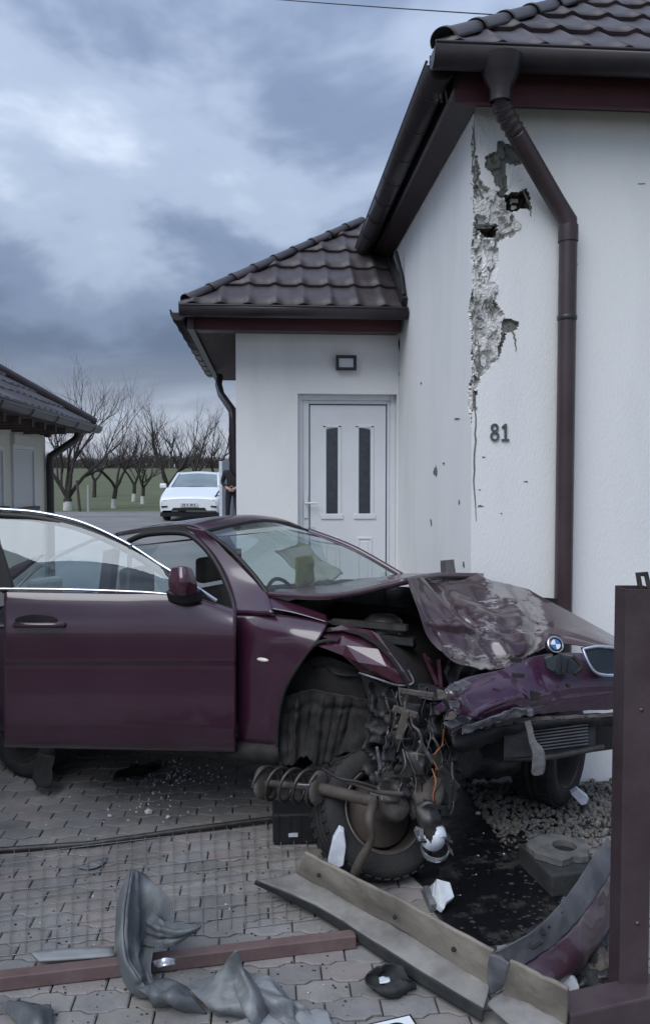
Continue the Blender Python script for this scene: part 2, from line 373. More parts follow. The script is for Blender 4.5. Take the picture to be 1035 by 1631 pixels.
def set_wear(o, nu, nv, fn):
    at = o.data.attributes.new('wear', 'FLOAT', 'POINT'); at.data.foreach_set('value', [fn(j/(nu-1), i/(nv-1)) for i in range(nv) for j in range(nu)])
def inpoly(x, y, P):
    c = False; j = len(P)-1
    for i in range(len(P)):
        if (P[i][1] > y) != (P[j][1] > y) and x < (P[j][0]-P[i][0])*(y-P[i][1])/(P[j][1]-P[i][1])+P[i][0]: c = not c
        j = i
    return c

# ================================================================== GROUND
YW = G(960, 1245).y                       # front wall of the house
XC = PY(752, 600, YW).x                   # its corner
YP = PX(635, 600, XC).y                   # porch front wall
def terr(y): 
    t = min(max((y-9.5)/12.0, 0), 1); r = min(max((y-38)/130.0, 0), 1); return .75*t*t*(3-2*t)+3.4*r
def make_ground():
    ys = [-30, 0, 5, 9.5]+[9.5+i for i in range(1, 14)]+[26, 30, 38, 60, 100, 168, 400, 900]
    xs = [-600, -200, -60, -30, -15, -8, -4, 0, 4, 8, 15, 30, 60, 200, 600]
    b = MB(); b.grid([[V((x, y, terr(y)-.06)) for x in xs] for y in ys]); struct(b.build('ground', 'meadow'))
    b = MB(); b.grid([[V((x, y, terr(y)-.05)) for x in (-14, -6, 0, 6, 14)] for y in [8.9+i*.9 for i in range(14)]+[21.5, 24, 26.0]]); struct(b.build('driveway', 'road'))
    b = MB(); b.grid([[V((x, y, terr(y)-.045)) for x in (-120, -40, -10, 10, 40, 120)] for y in (26.0, 28.5, 30)]); struct(b.build('lane', 'road'))
    # far low hills
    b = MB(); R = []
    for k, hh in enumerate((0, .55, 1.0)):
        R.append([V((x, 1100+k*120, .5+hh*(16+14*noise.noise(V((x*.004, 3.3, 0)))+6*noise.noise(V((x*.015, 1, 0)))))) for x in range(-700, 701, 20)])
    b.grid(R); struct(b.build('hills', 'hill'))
make_ground()

# ---- pavement
PW, PH, JT = .212, .113, .0065
TINTS = [(.24, .232, .228), (.26, .245, .235), (.215, .205, .20), (.23, .222, .22), (.258, .230, .226), (.248, .218, .212), (.25, .235, .22), (.20, .19, .185), (.235, .215, .20), (.25, .225, .218)]
def paver_outline(g=JT/2):
    a = .011; w = PW/2-g; h = PH/2-g; q = PW*.25; c = .016
    top = [(-w, h-a), (-q-c, h-a), (-q+c, h+a), (q-c, h+a), (q+c, h-a), (w, h-a)]
    return top + [(-x, -y) for x, y in top]
def paver_mesh(b, x, y, z0, seed=0):
    o = paver_outline(); e = .005; n = len(o)
    r = random.Random(seed); dz = r.uniform(-.0025, .0025); tx = r.uniform(-.012, .012); ty = r.uniform(-.012, .012)
    cen = [(px*(1-e/PW*2.2), py*(1-e/PH*2.2)) for px, py in o]
    vs = [V((x+px, y+py, z0-.03)) for px, py in o]+[V((x+px, y+py, z0-.004+dz+px*tx+py*ty)) for px, py in o]+[V((x+px, y+py, z0+dz+px*tx+py*ty)) for px, py in cen]
    fs = [(i, (i+1) % n, n+(i+1) % n, n+i) for i in range(n)]+[(n+i, n+(i+1) % n, 2*n+(i+1) % n, 2*n+i) for i in range(n)]+[tuple(range(2*n, 3*n))]
    b.add([V(v) for v in vs], [f[::-1] if False else f for f in fs])
def set_tint(me, cols):
    at = me.color_attributes.new('tint', 'FLOAT_COLOR', 'CORNER'); i = 0; buf = []
    for p, c in zip(me.polygons, cols): buf += [c[0], c[1], c[2], 1.0]*p.loop_total
    at.data.foreach_set('color', buf)
GX0, GY0 = G(800, 1300).x, YW-.82           # gravel bed against the wall
def make_pavement():
    b = MB(); b.lohi((-7, -4, -.09), (5.5, 9.4, -.0145)); yard = struct(b.build('paved_yard', 'soil'))
    spots = []
    for r in range(int(-1/PH), int(9.3/PH)):
        y = r*PH+.03; offx = (r % 2)*PW/2
        for c in range(int(-6.8/PW), int(5.4/PW)):
            x = c*PW+offx
            if y < 1.9: continue
            if x > GX0 and y > GY0 and y < YW+.05: continue
            if x > XC-.1 and y > YW-.08: continue
            if y > YP-.1 and x > -.45: continue
            d = V((x, y, 0))-CAM; D = d.dot(FW)
            if D < 2: continue
            px = CX+FPX*d.dot(RT)/D; py = CY-FPX*d.dot(UP)/D
            vis = -40 < px < 1075 and 1215 < py < 1660 and not (px > 500 and py < 1250) and not (740 < px and py < 1500)
            spots.append((0 if vis else 1, D, x, y))
    spots.sort()
    variants = []
    for k in range(len(TINTS)*2):
        q = MB(); paver_mesh(q, 0, 0, 0, seed=k); me = bpy.data.meshes.new('paver'); me.from_pydata([tuple(p) for p in q.v], [], q.f); me.materials.append(MATS['paver_concrete'])
        set_tint(me, [TINTS[k % len(TINTS)]]*len(q.f)); me.update(); variants.append(me)
    for v, D, x, y in spots[:300]:
        o = bpy.data.objects.new('paver', random.choice(variants)); COL.objects.link(o); o.parent = yard; o.location = (x, y, 0)
    q = MB(); cols = []
    for i, (v, D, x, y) in enumerate(spots[300:]):
        n0 = len(q.f); paver_mesh(q, x, y, 0, seed=i); c = random.choice(TINTS); cols += [c]*(len(q.f)-n0)
    o = q.build('paver_field', 'paver_concrete', yard); set_tint(o.data, cols); o['kind'] = 'stuff'
make_pavement()
def make_gravel():
    b = MB(); b.lohi((GX0, GY0, -.0140), (5.5, YW, -.004)); bed = struct(b.build('gravel_bed', 'soil'))
    base = bmesh.new(); bmesh.ops.create_icosphere(base, subdivisions=1, radius=1); bv = [v.co.copy() for v in base.verts]; bf = [[v.index for v in f.verts] for f in base.faces]; base.free()
    q = MB(); rnd = random.Random(3)
    for i in range(3400):
        x = rnd.uniform(GX0-.12, 3.2); y = rnd.uniform(GY0-.10, YW-.03)
        if y < GY0+.05 and rnd.random() < .55: continue
        r = rnd.uniform(.010, .024); M = Matrix.Rotation(rnd.uniform(0, 6), 3, V((rnd.uniform(-1, 1), rnd.uniform(-1, 1), rnd.uniform(-1, 1))).normalized()) @ Matrix.Diagonal((r, r*rnd.uniform(.6, 1), r*rnd.uniform(.45, .8)))
        z = rnd.uniform(0, .028)
        q.add([M @ p*rnd.uniform(.85, 1.1)+V((x, y, z)) for p in bv], bf, 0 if rnd.random() < .7 else 1)
    o = q.build('gravel', ['stone', 'stone_tan']); o['kind'] = 'stuff'; tag(o, 'grey and tan gravel strip along the foot of the house wall', 'gravel')
make_gravel()

# ================================================================== MAIN HOUSE
house = empty('main_house', (XC+1.2, YW+2, 0), 'white rendered house with brown tiled roof and a torn open corner above number 81', 'house')
ZW = PY(745, 168, YW).z                   # top of the front wall
OV = .32
EX, EY = XC-OV, YW-OV                     # eave lines
ZG = 2+((760-84)/FPX)*EY*1.0
def make_walls():
    # front wall with the torn corner strip modelled as a fine relief
    S = .0085; x1 = XC+.60; z0 = 2.25; z1 = ZW
    k = 3.02
    def P(poly): return [(PY(650+a/k, 160+b_/k, YW).x, PY(650+a/k, 160+b_/k, YW).z) for a, b_ in poly]
    rough = [P([(300, 395), (345, 380), (400, 430), (470, 460), (490, 530), (545, 600), (500, 650), (440, 668), (350, 660), (318, 600), (300, 540)]),
             P([(266, 840), (300, 800), (360, 826), (372, 880), (442, 1000), (470, 1050), (525, 1056), (520, 1105), (470, 1104), (445, 1200), (390, 1290), (350, 1330), (330, 1395), (300, 1395), (300, 1310), (276, 1150), (258, 1000)]),
             P([(296, 660), (360, 660), (356, 830), (300, 840)]), P([(225, 1400), (300, 1392), (300, 1490), (262, 1500), (205, 1470)])]
    mort = [P([(440, 190), (520, 215), (545, 300), (470, 300), (468, 350), (480, 430), (455, 462), (430, 430), (412, 350), (378, 312), (370, 262), (436, 238)]),
            P([(462, 1050), (500, 1045), (532, 1080), (522, 1102), (474, 1108), (452, 1190), (428, 1242), (440, 1160)]),
            P([(322, 560), (345, 590), (440, 600), (430, 655), (350, 645)]), P([(285, 100), (312, 110), (308, 320), (270, 322)])]
    hole = [P([(466, 450), (520, 440), (575, 420), (590, 520), (540, 512), (478, 530)]), P([(340, 610), (432, 602), (430, 640), (372, 650)])]
    slab = [P([(498, 452), (540, 446), (548, 480), (500, 486)]), P([(505, 488), (545, 484), (548, 505), (508, 508)])]
    pale = [P([(302, 20), (436, 20), (440, 236), (420, 252), (322, 254), (302, 225)]), P([(470, 300), (560, 305), (582, 350), (575, 415), (490, 432), (470, 380)]), P([(355, 668), (430, 668), (430, 960), (372, 880)])]
    nx = int((x1-XC)/S); nz = int((z1-z0)/S); verts = []; fs = []; ms = []
    def cls(x, z):
        w = V((x*14, z*14, 2)); jx = x+.016*noise.noise(w); jz = z+.016*noise.noise(w+V((9, 9, 9)))
        w2 = V((x*60, z*60, 5)); jx += .006*noise.noise(w2); jz += .006*noise.noise(w2+V((4, 1, 7)))
        if any(inpoly(jx, jz, q) for q in slab): return 5
        if any(inpoly(jx, jz, q) for q in hole): return 3
        if any(inpoly(jx, jz, q) for q in mort): return 2
        if any(inpoly(jx, jz, q) for q in rough): return 1
        if inpoly(jx, jz, pale[2]) and noise.noise(V((x*16, z*9, 6))) > -.12: return 1
        if any(inpoly(jx, jz, q) for q in pale): return 4
        ed = XC+.026+.040*max(0, noise.noise(V((z*6, 0, 1))))+.016*noise.noise(V((z*30, 0, 1)))
        if jx < ed and z > 2.42: return 3 if jx < XC+.010 else 2 if noise.noise(V((x*20, z*14, 4))) > -.15 else 1
        return 0
    grid = [[cls(XC+(i+.5)*S, z0+(j+.5)*S) for i in range(nx+1)] for j in range(nz+1)]
    for j in range(nz+1):
        for i in range(nx+1):
            x = XC+i*S; z = z0+j*S; c = grid[j][i]; n = noise.cell(V((x*30+noise.noise(V((x*20, z*20, 1))), z*16+noise.noise(V((x*20, z*20, 7))), 0)))*1.6-.8+.35*noise.noise(V((x*60, z*25, 3)))
            big = noise.noise(V((x*11, z*8, 8)))
            d = {0: 0, 1: .024+.016*n+.026*big, 2: .030+.006*n, 3: (.13+.01*n if x > XC+.03 else .045), 4: .004+.0015*n, 5: .045+.004*n}[c]
            edge = i == 0 or j == 0 or i == nx or j == nz
            if c == 0 or (edge and not i == 0): d = 0
            if i == 0: d = min(d, .05)
            verts.append((x+(max(d, 0)*.7 if i == 0 else 0), YW+max(d, -.012), z))
    for j in range(nz):
        for i in range(nx):
            a = j*(nx+1)+i; fs.append([a, a+1, a+nx+2, a+nx+1]); ms.append({0: 0, 1: 1, 2: 2, 3: 3, 4: 4, 5: 1}[grid[j][i]])
    b = MB(); b.v = [V(p) for p in verts]; b.f = fs; b.m = ms; b.sm = [False]*len(fs)
    xe, ze = XC+nx*S, z0+nz*S
    o = b.build('torn_corner', ['render_white', 'break_white', 'mortar', 'hole_brick', 'render_white'], house); o['label'] = 'torn corner with broken white plaster, grey mortar and a dark hole'
    b = MB()
    Y1 = YW+.25
    b.add([(XC, YW, 0), (7, YW, 0), (7, YW, z0), (xe, YW, z0), (XC, YW, z0)], [(0, 1, 2, 3, 4)])
    b.add([(xe, YW, z0), (7, YW, z0), (7, YW, ZW+.15), (xe, YW, ZW+.15)], [(0, 1, 2, 3)])
    b.add([(XC, YW, ze), (xe, YW, ze), (xe, YW, ZW+.15), (XC, YW, ZW+.15)], [(0, 1, 2, 3)])
    ny = 34; ysd = YW+ny*S
    b.add([(XC, 12, 0), (XC, ysd, 0), (XC, ysd, ZW+.15), (XC, 12, ZW+.15)], [(0, 1, 2, 3)])
    b.add([(XC, ysd, 0), (XC, YW, 0), (XC, YW, z0), (XC, ysd, z0)], [(0, 1, 2, 3)])
    b.add([(XC, ysd, ze), (XC, YW, ze), (XC, YW, ZW+.15), (XC, ysd, ZW+.15)], [(0, 1, 2, 3)])
    b.add([(7, YW, 0), (7, 12, 0), (7, 12, ZW+.15), (7, YW, ZW+.15)], [(0, 1, 2, 3)])
    b.add([(7, 12, 0), (XC, 12, 0), (XC, 12, ZW+.15), (7, 12, ZW+.15)], [(0, 1, 2, 3)])
    b.build('wall', 'render_white', house)
    q = MB(); sv = []; sf = []; sm_ = []
    def scls(y, z):
        t = y-YW; e1 = .022+.13*max(0, noise.noise(V((0, z*5, 3.7)))+.08)+.02*noise.noise(V((0, z*22, 1)))+.01*noise.noise(V((0, z*60+t*40, 1)))
        if z < 2.62: e1 = .16*max(0, min(1, (z-2.30)/.18))*max(0, min(1, (2.66-z)/.06))*(.35+.9*abs(noise.noise(V((y*30, z*26, 2)))))
        if t < e1: return 2 if noise.noise(V((y*22, z*15, 9))) > .12 else 1
        return 0
    sg = [[scls(YW+(i+.5)*S, z0+(j+.5)*S) for i in range(ny+1)] for j in range(nz+1)]
    for j in range(nz+1):
        for i in range(ny+1):
            c = sg[j][i]; d = 0 if (c == 0 or i == ny or j in (0, nz)) else .012+.014*abs(noise.noise(V((0, i*.35, j*.3))))
            fr = verts[j*(nx+1)]
            sv.append((XC+d, YW+i*S, z0+j*S) if i else fr)
    for j in range(nz):
        for i in range(ny):
            a = j*(ny+1)+i; sf.append([a+1, a, a+ny+1, a+ny+2]); sm_.append(sg[j][i])
    q.v = [V(p) for p in sv]; q.f = sf; q.m = sm_; q.sm = [False]*len(sf); q.build('torn_corner_side', ['render_white', 'break_white', 'mortar'], house)
    # hairline cracks running out of the torn corner and plates of render peeling off it
    rc = random.Random(31)
    for pts in ([(748, 290), (762, 300), (770, 316), (784, 322)], [(762, 262), (754, 282), (758, 300), (750, 318)], [(830, 300), (842, 322), (846, 345)], [(772, 470), (784, 492), (781, 512)], [(806, 520), (818, 532), (822, 560)], [(790, 372), (806, 362), (826, 352)], [(760, 540), (764, 575), (758, 610)], [(756, 640), (757, 690), (755, 750), (757, 830)], [(752, 200), (756, 235), (751, 268)]):
        P_ = spl([PY(x, y, YW-.0015) for x, y in pts], 16); b = MB(); top_ = []; bot_ = []
        for i, p in enumerate(P_):
            w_ = .0045*math.sin(math.pi*(i+.6)/16)+.0012; j_ = V((rc.uniform(-.005, .005), 0, rc.uniform(-.004, .004))); top_.append(p+j_+V((w_, 0, w_*.4))); bot_.append(p+j_-V((w_, 0, w_*.4)))
        b.grid([top_, bot_], smooth=False); b.build('crack', 'mortar', house, thick=.001)
    for (x, y, w_, h_, rot) in ((806, 366, 20, 9, -.5), (790, 300, 14, 10, .3), (760, 470, 10, 26, .1), (786, 520, 16, 20, -.2), (766, 330, 16, 7, .2), (775, 440, 9, 24, .05), (770, 575, 12, 22, -.1)):
        c_ = PY(x, y, YW-.006); sc_ = YW/FPX; X_ = V((math.cos(rot), -.25, -math.sin(rot))).normalized(); Z_ = V((math.sin(rot), 0, math.cos(rot))); n_ = 8
        b = MB(); b.prism([c_+X_*(math.cos(a)*w_/2*sc_*rc.uniform(.6, 1.1))+Z_*(math.sin(a)*h_/2*sc_*rc.uniform(.6, 1.1)) for a in [2*math.pi*i/n_ for i in range(n_)]], (0, .010, 0)); b.build('peeled_plaster', 'break_white', house)
    # bits of chipped render on the lower wall
    rnd = random.Random(5)
    for (px, py, w, h, side) in [(693, 750, 8, 22, 1), (765, 806, 14, 4, 0), (838, 767, 12, 3, 0), (764, 780, 7, 2, 0), (731, 800, 4, 12, 1), (686, 832, 4, 14, 1), (738, 900, 5, 14, 1), (727, 667, 12, 4, 1), (706, 738, 4, 5, 1), (808, 213, 8, 3, 0), (1022, 292, 16, 3, 0), (770, 728, 8, 3, 0), (670, 610, 3, 7, 1), (798, 818, 4, 3, 0)]:
        f = (lambda a, c: PX(a, c, XC-.003)) if side else (lambda a, c: PY(a, c, YW-.003))
        n = 11; poly = [f(px+w*.42*math.cos(q*6.283/n)*rnd.uniform(.3, 1.2), py+h*.42*math.sin(q*6.283/n)*rnd.uniform(.3, 1.2)) for q in range(n)]
        if f(px+1, py).x != 0:
            b = MB(); b.prism(poly, V((.006, 0, 0)) if side else V((0, .006, 0))); b.build('plaster_chip', 'chip_grey', house)
    b = MB(); b.prism([PX(x, y, XC-.004) for x, y in [(701, 893), (722, 891), (725, 915), (702, 918)]], (.02, 0, 0)); o = b.build('wall_vent', 'concrete', house)
    b = MB(); b.prism([PX(x, y, XC-.007) for x, y in [(709, 898), (716, 896), (717, 914), (710, 915)]], (.002, 0, 0)); b.build('vent_slot', 'chip_grey', o)
make_walls()

def tile_pts(u, w0=.25):
    # pressed metal tile: a flat pan with one rounded roll
    t = (u/w0) % 1.0
    return .026*math.exp(-((t-.5)/.15)**2)
def slope_tiles(parent, eave_p, udir, vdir, nrm, n_u, n_v, step, wid, clip_planes, mname, u0=0.0):
    K = 12
    for r in range(n_v):
        for c in range(n_u):
            b = MB(); low = []; high = []; lip = []
            for i in range(K+1):
                uu = i/K*wid; h = tile_pts(uu, wid); base = eave_p+udir*(u0+c*wid+uu)+vdir*(r*step)
                low.append(base+nrm*(h+.030)+vdir*(-.012-.3*h)); high.append(base+vdir*(step)+nrm*(h+.004)); lip.append(base+nrm*(h-.004)+vdir*(-.008-.3*h))
            b.grid([lip, low, [a.lerp(q, .5) for a, q in zip(low, high)], high], smooth=False)
            for f in range(K, 3*K): b.sm[f] = True
            bm = bmesh.new(); vv = [bm.verts.new(p) for p in b.v]
            for f, sm in zip(b.f, b.sm):
                q = bm.faces.new([vv[i] for i in f]); q.smooth = sm
            for pc, pn in clip_planes:
                bmesh.ops.bisect_plane(bm, geom=bm.verts[:]+bm.edges[:]+bm.faces[:], plane_co=pc, plane_no=pn, clear_outer=True)
            if not bm.faces: bm.free(); continue
            me = bpy.data.meshes.new('roof_tile'); bm.to_mesh(me); bm.free(); me.materials.append(MATS[mname])
            o = bpy.data.objects.new('roof_tile', me); COL.objects.link(o); o.parent = parent; o.matrix_parent_inverse = Matrix.Translation(-parent_loc(parent))
def ridge_caps(parent, p0, p1, n, r=.085):
    ax = (p1-p0); l = ax.length/n; ax.normalize(); side = V((0, 0, 1)).cross(ax).normalized(); up = ax.cross(side)
    for i in range(n):
        b = MB(); rows = []
        for t, rr in ((0, r*1.10), (.08, r*1.12), (.16, r*1.0), (1.06, r*.93)):
            rows.append([p0+ax*(l*(i+t))+side*(math.cos(q)*rr)+up*(math.sin(q)*rr*.85-.02) for q in [math.pi*(-.08+1.16*j/12) for j in range(13)]])
        b.grid(rows); b.build('ridge_cap', 'tile_brown', parent, thick=.004)
def gutter(name, p0, p1, r, parent, m='gutter_brown', back=None, brackets=0):
    b = MB(); ax = (p1-p0).normalized(); side = V((0, 0, 1)).cross(ax).normalized()
    prof = [side*(math.cos(q)*r)+V((0, 0, math.sin(q)*r)) for q in [math.pi+math.pi*j/14 for j in range(15)]]
    lipc = [prof[0]+V((0, 0, .018))]+prof+[prof[-1]+V((0, 0, .018))]
    b.grid([[p0+q for q in lipc], [p1+q for q in lipc]])
    for e in (p0, p1): b.add([e+q for q in prof], [tuple(range(len(prof)))])
    o = b.build(name, m, parent, thick=.006, off=0.0)
    for i in range(brackets):
        c = p0.lerp(p1, (i+.5)/brackets); q = MB(); q.tube([c+v*1.06 for v in prof], .006, 6); q.build('gutter_bracket', 'gutter_brown', o)
    for e in (side, -side):
        q = MB(); q.tube([p0+e*r+V((0, 0, .02)), p1+e*r+V((0, 0, .02))], .009, 8); q.build('gutter_bead', m, o)
    return o
def make_main_roof():
    tp = .80; c0 = V((EX, EY, ZG)); top = 2.6
    b = MB()
    hipt = c0+V((top, top, top*tp))
    xr = 7.3; r1 = V((xr, EY, ZG)); r2 = V((xr, EY+top, ZG+top*tp)); l1 = V((EX, 12, ZG)); l2 = V((EX+top, 12, ZG+top*tp))
    dz = V((0, 0, -.03))
    b.add([p+dz for p in (c0, r1, r2, hipt)], [(0, 1, 2, 3)]); b.add([p+dz for p in (c0, hipt, l2, l1)], [(0, 1, 2, 3)])
    b.add([p+dz for p in (hipt, r2, V((xr, 12, ZG+top*tp)), l2)], [(0, 1, 2, 3)])
    roof = b.build('roof', 'roof_dark', house)
    vd = V((0, 1, tp)).normalized(); nr = V((0, -tp, 1)).normalized()
    slope_tiles(roof, c0+V((0, -.04, -.02)), V((1, 0, 0)), vd, nr, 12, 4, .56, .25, [(c0, V((-1, 1, 0)).normalized())], 'tile_brown')
    ridge_caps(roof, c0+V((.05, .05, .09)), hipt+V((0, 0, .05)), 10, .078)
    # gutters
    rg = .085
    zg = ZG-.045
    gutter('gutter', V((EX-.02, EY-.03, zg)), V((7, EY-.03, zg)), rg, house)
    gutter('side_gutter', V((EX+.05, EY+.07, zg-.02)), V((EX+.05, 9.0, zg-.02)), rg, house, brackets=9)
    # fascia and soffit boards
    yf = YW-.20; zb = PY(850, 166, yf).z; zt_ = PY(850, 112, yf).z
    b = MB(); b.lohi((XC-.17, yf, zb), (7.0, yf+.04, zt_)); b.build('fascia', 'fascia_red', house, bevel=.006)
    b = MB(); b.lohi((XC-.03, yf+.041, ZW-.004), (7.0, YW-.002, ZW+.02)); b.build('soffit', 'trim_brown', house)
    b = MB(); b.add([(XC-.002, YW-.088, ZW-.01), (XC-.002, 9.2, ZW-.01), (EX+.166, 9.2, ZG-.13), (EX+.166, YW-.16, ZG-.13)], [(0, 1, 2, 3)]); b.build('side_soffit', 'trim_brown', house, thick=.03)
    b = MB(); b.lohi((EX+.140, EY+.12, ZG-.17), (EX+.165, 9.1, ZG-.02)); b.build('side_fascia', 'gutter_brown', house)
    # crushed strips of tin at the corner of the gutters
    rnd = random.Random(2)
    for i in range(6):
        p = DP(684+i*4, 112+rnd.uniform(-6, 4), 4.72+i*.01); b = MB(); b.bar(p, p+V((.03+rnd.uniform(-.02, .02), .05, -.13-rnd.uniform(0, .06))), .012, .004, up=(0, 1, 0)); b.build('bent_strip', 'torn_metal' if i % 2 else 'gutter_brown', house)
    # downpipe
    r = .056
    p_out = PY(797, 128, EY-.03); ye = YW-.075
    path = [p_out+V((0, 0, .05)), p_out+V((0, 0, -.05)), PY(802, 175, EY+.03), PY(822, 212, EY+.10), PY(886, 322, ye-.01), PY(903, 352, ye), PY(904, 372, ye), PY(893, 985, ye)]
    path[-1].x = path[-2].x = path[-3].x = PY(903, 500, ye).x
    path[-1].z = .05
    b = MB(); b.tube(path[3:], r, 16); dp = b.build('downpipe', 'pipe_brown', house)
    fl = spl(path[1:4], 40); b = MB(); b.tube(fl, [r*(1.0+.09*math.sin(i*1.15)) if i > 10 else r for i in range(40)], 16); b.build('flexible_elbow', 'pipe_brown', dp)
    b = MB(); b.lathe([(.13, .12), (.10, .02), (.062, -.05), (.06, -.12)], p_out, (0, 0, 1), 20); b.build('outlet_funnel', 'gutter_brown', dp)
    b = MB(); b.lathe([(r*1.10, -.05), (r*1.12, 0), (r*1.10, .05)], path[-2], (0, 0, 1), 18); b.build('pipe_collar', 'pipe_brown', dp)
    b = MB(); b.tube([PY(905, 420, ye), PY(916, 421, ye)], .012, 8); b.tube([PY(916, 421, YW-.02)+V((.012*math.cos(q), 0, .012*math.sin(q))) for q in [i*.7 for i in range(10)]], .004, 6); b.build('pipe_hook', 'black_plastic', dp)
    for zz in (3.0,):
        b = MB(); c = V((path[-1].x, ye, zz)); b.lathe([(r*1.06, -.015), (r*1.10, -.012), (r*1.10, .012), (r*1.06, .015)], c, (0, 0, 1), 18); b.build('pipe_clip', 'gutter_brown', dp)
    # house number
    def dig(px, py): return PY(px, py, YW-.012)
    num = MB(); th = V((0, .010, 0))
    for (cy_, rx, ry) in ((681, 6.2, 6.8), (694.5, 7.2, 7.6)):
        O_ = [dig(788+rx*math.cos(a), cy_+ry*math.sin(a)) for a in [2*math.pi*i/20 for i in range(20)]]; I_ = [dig(788+(rx-3)*math.cos(a), cy_+(ry-3)*math.sin(a)) for a in [2*math.pi*i/20 for i in range(20)]]
        off = V((0, -.001*(cy_ > 690), 0)); num.grid([[p+th for p in O_+O_[:1]], [p+off for p in O_+O_[:1]], [p+off for p in I_+I_[:1]], [p+th for p in I_+I_[:1]]], smooth=False)
    hn = num.build('house_number', 'number_grey', house)
    one = MB(); one.prism([dig(x, y) for x, y in ((803.4, 699), (803.4, 680), (799.5, 682), (799.5, 679), (804.5, 674.5), (807.2, 674.5), (807.2, 699), (811, 699), (811, 702), (799, 702), (799, 699))], th); one.build('house_number', 'number_grey', house)
def vary(name):
    m = MATS[name]; t = m.node_tree; p = t.nodes['Principled BSDF']; src = p.inputs['Base Color'].links[0].from_socket
    oi = t.nodes.new('ShaderNodeObjectInfo'); mr = t.nodes.new('ShaderNodeMapRange'); mr.inputs[3].default_value = .78; mr.inputs[4].default_value = 1.22; t.links.new(oi.outputs['Random'], mr.inputs[0])
    mu = t.nodes.new('ShaderNodeMixRGB'); mu.blend_type = 'MULTIPLY'; mu.inputs[0].default_value = 1; t.links.new(src, mu.inputs[1]); t.links.new(mr.outputs[0], mu.inputs[2]); t.links.new(mu.outputs[0], p.inputs['Base Color'])
vary('tile_brown')
make_main_roof()

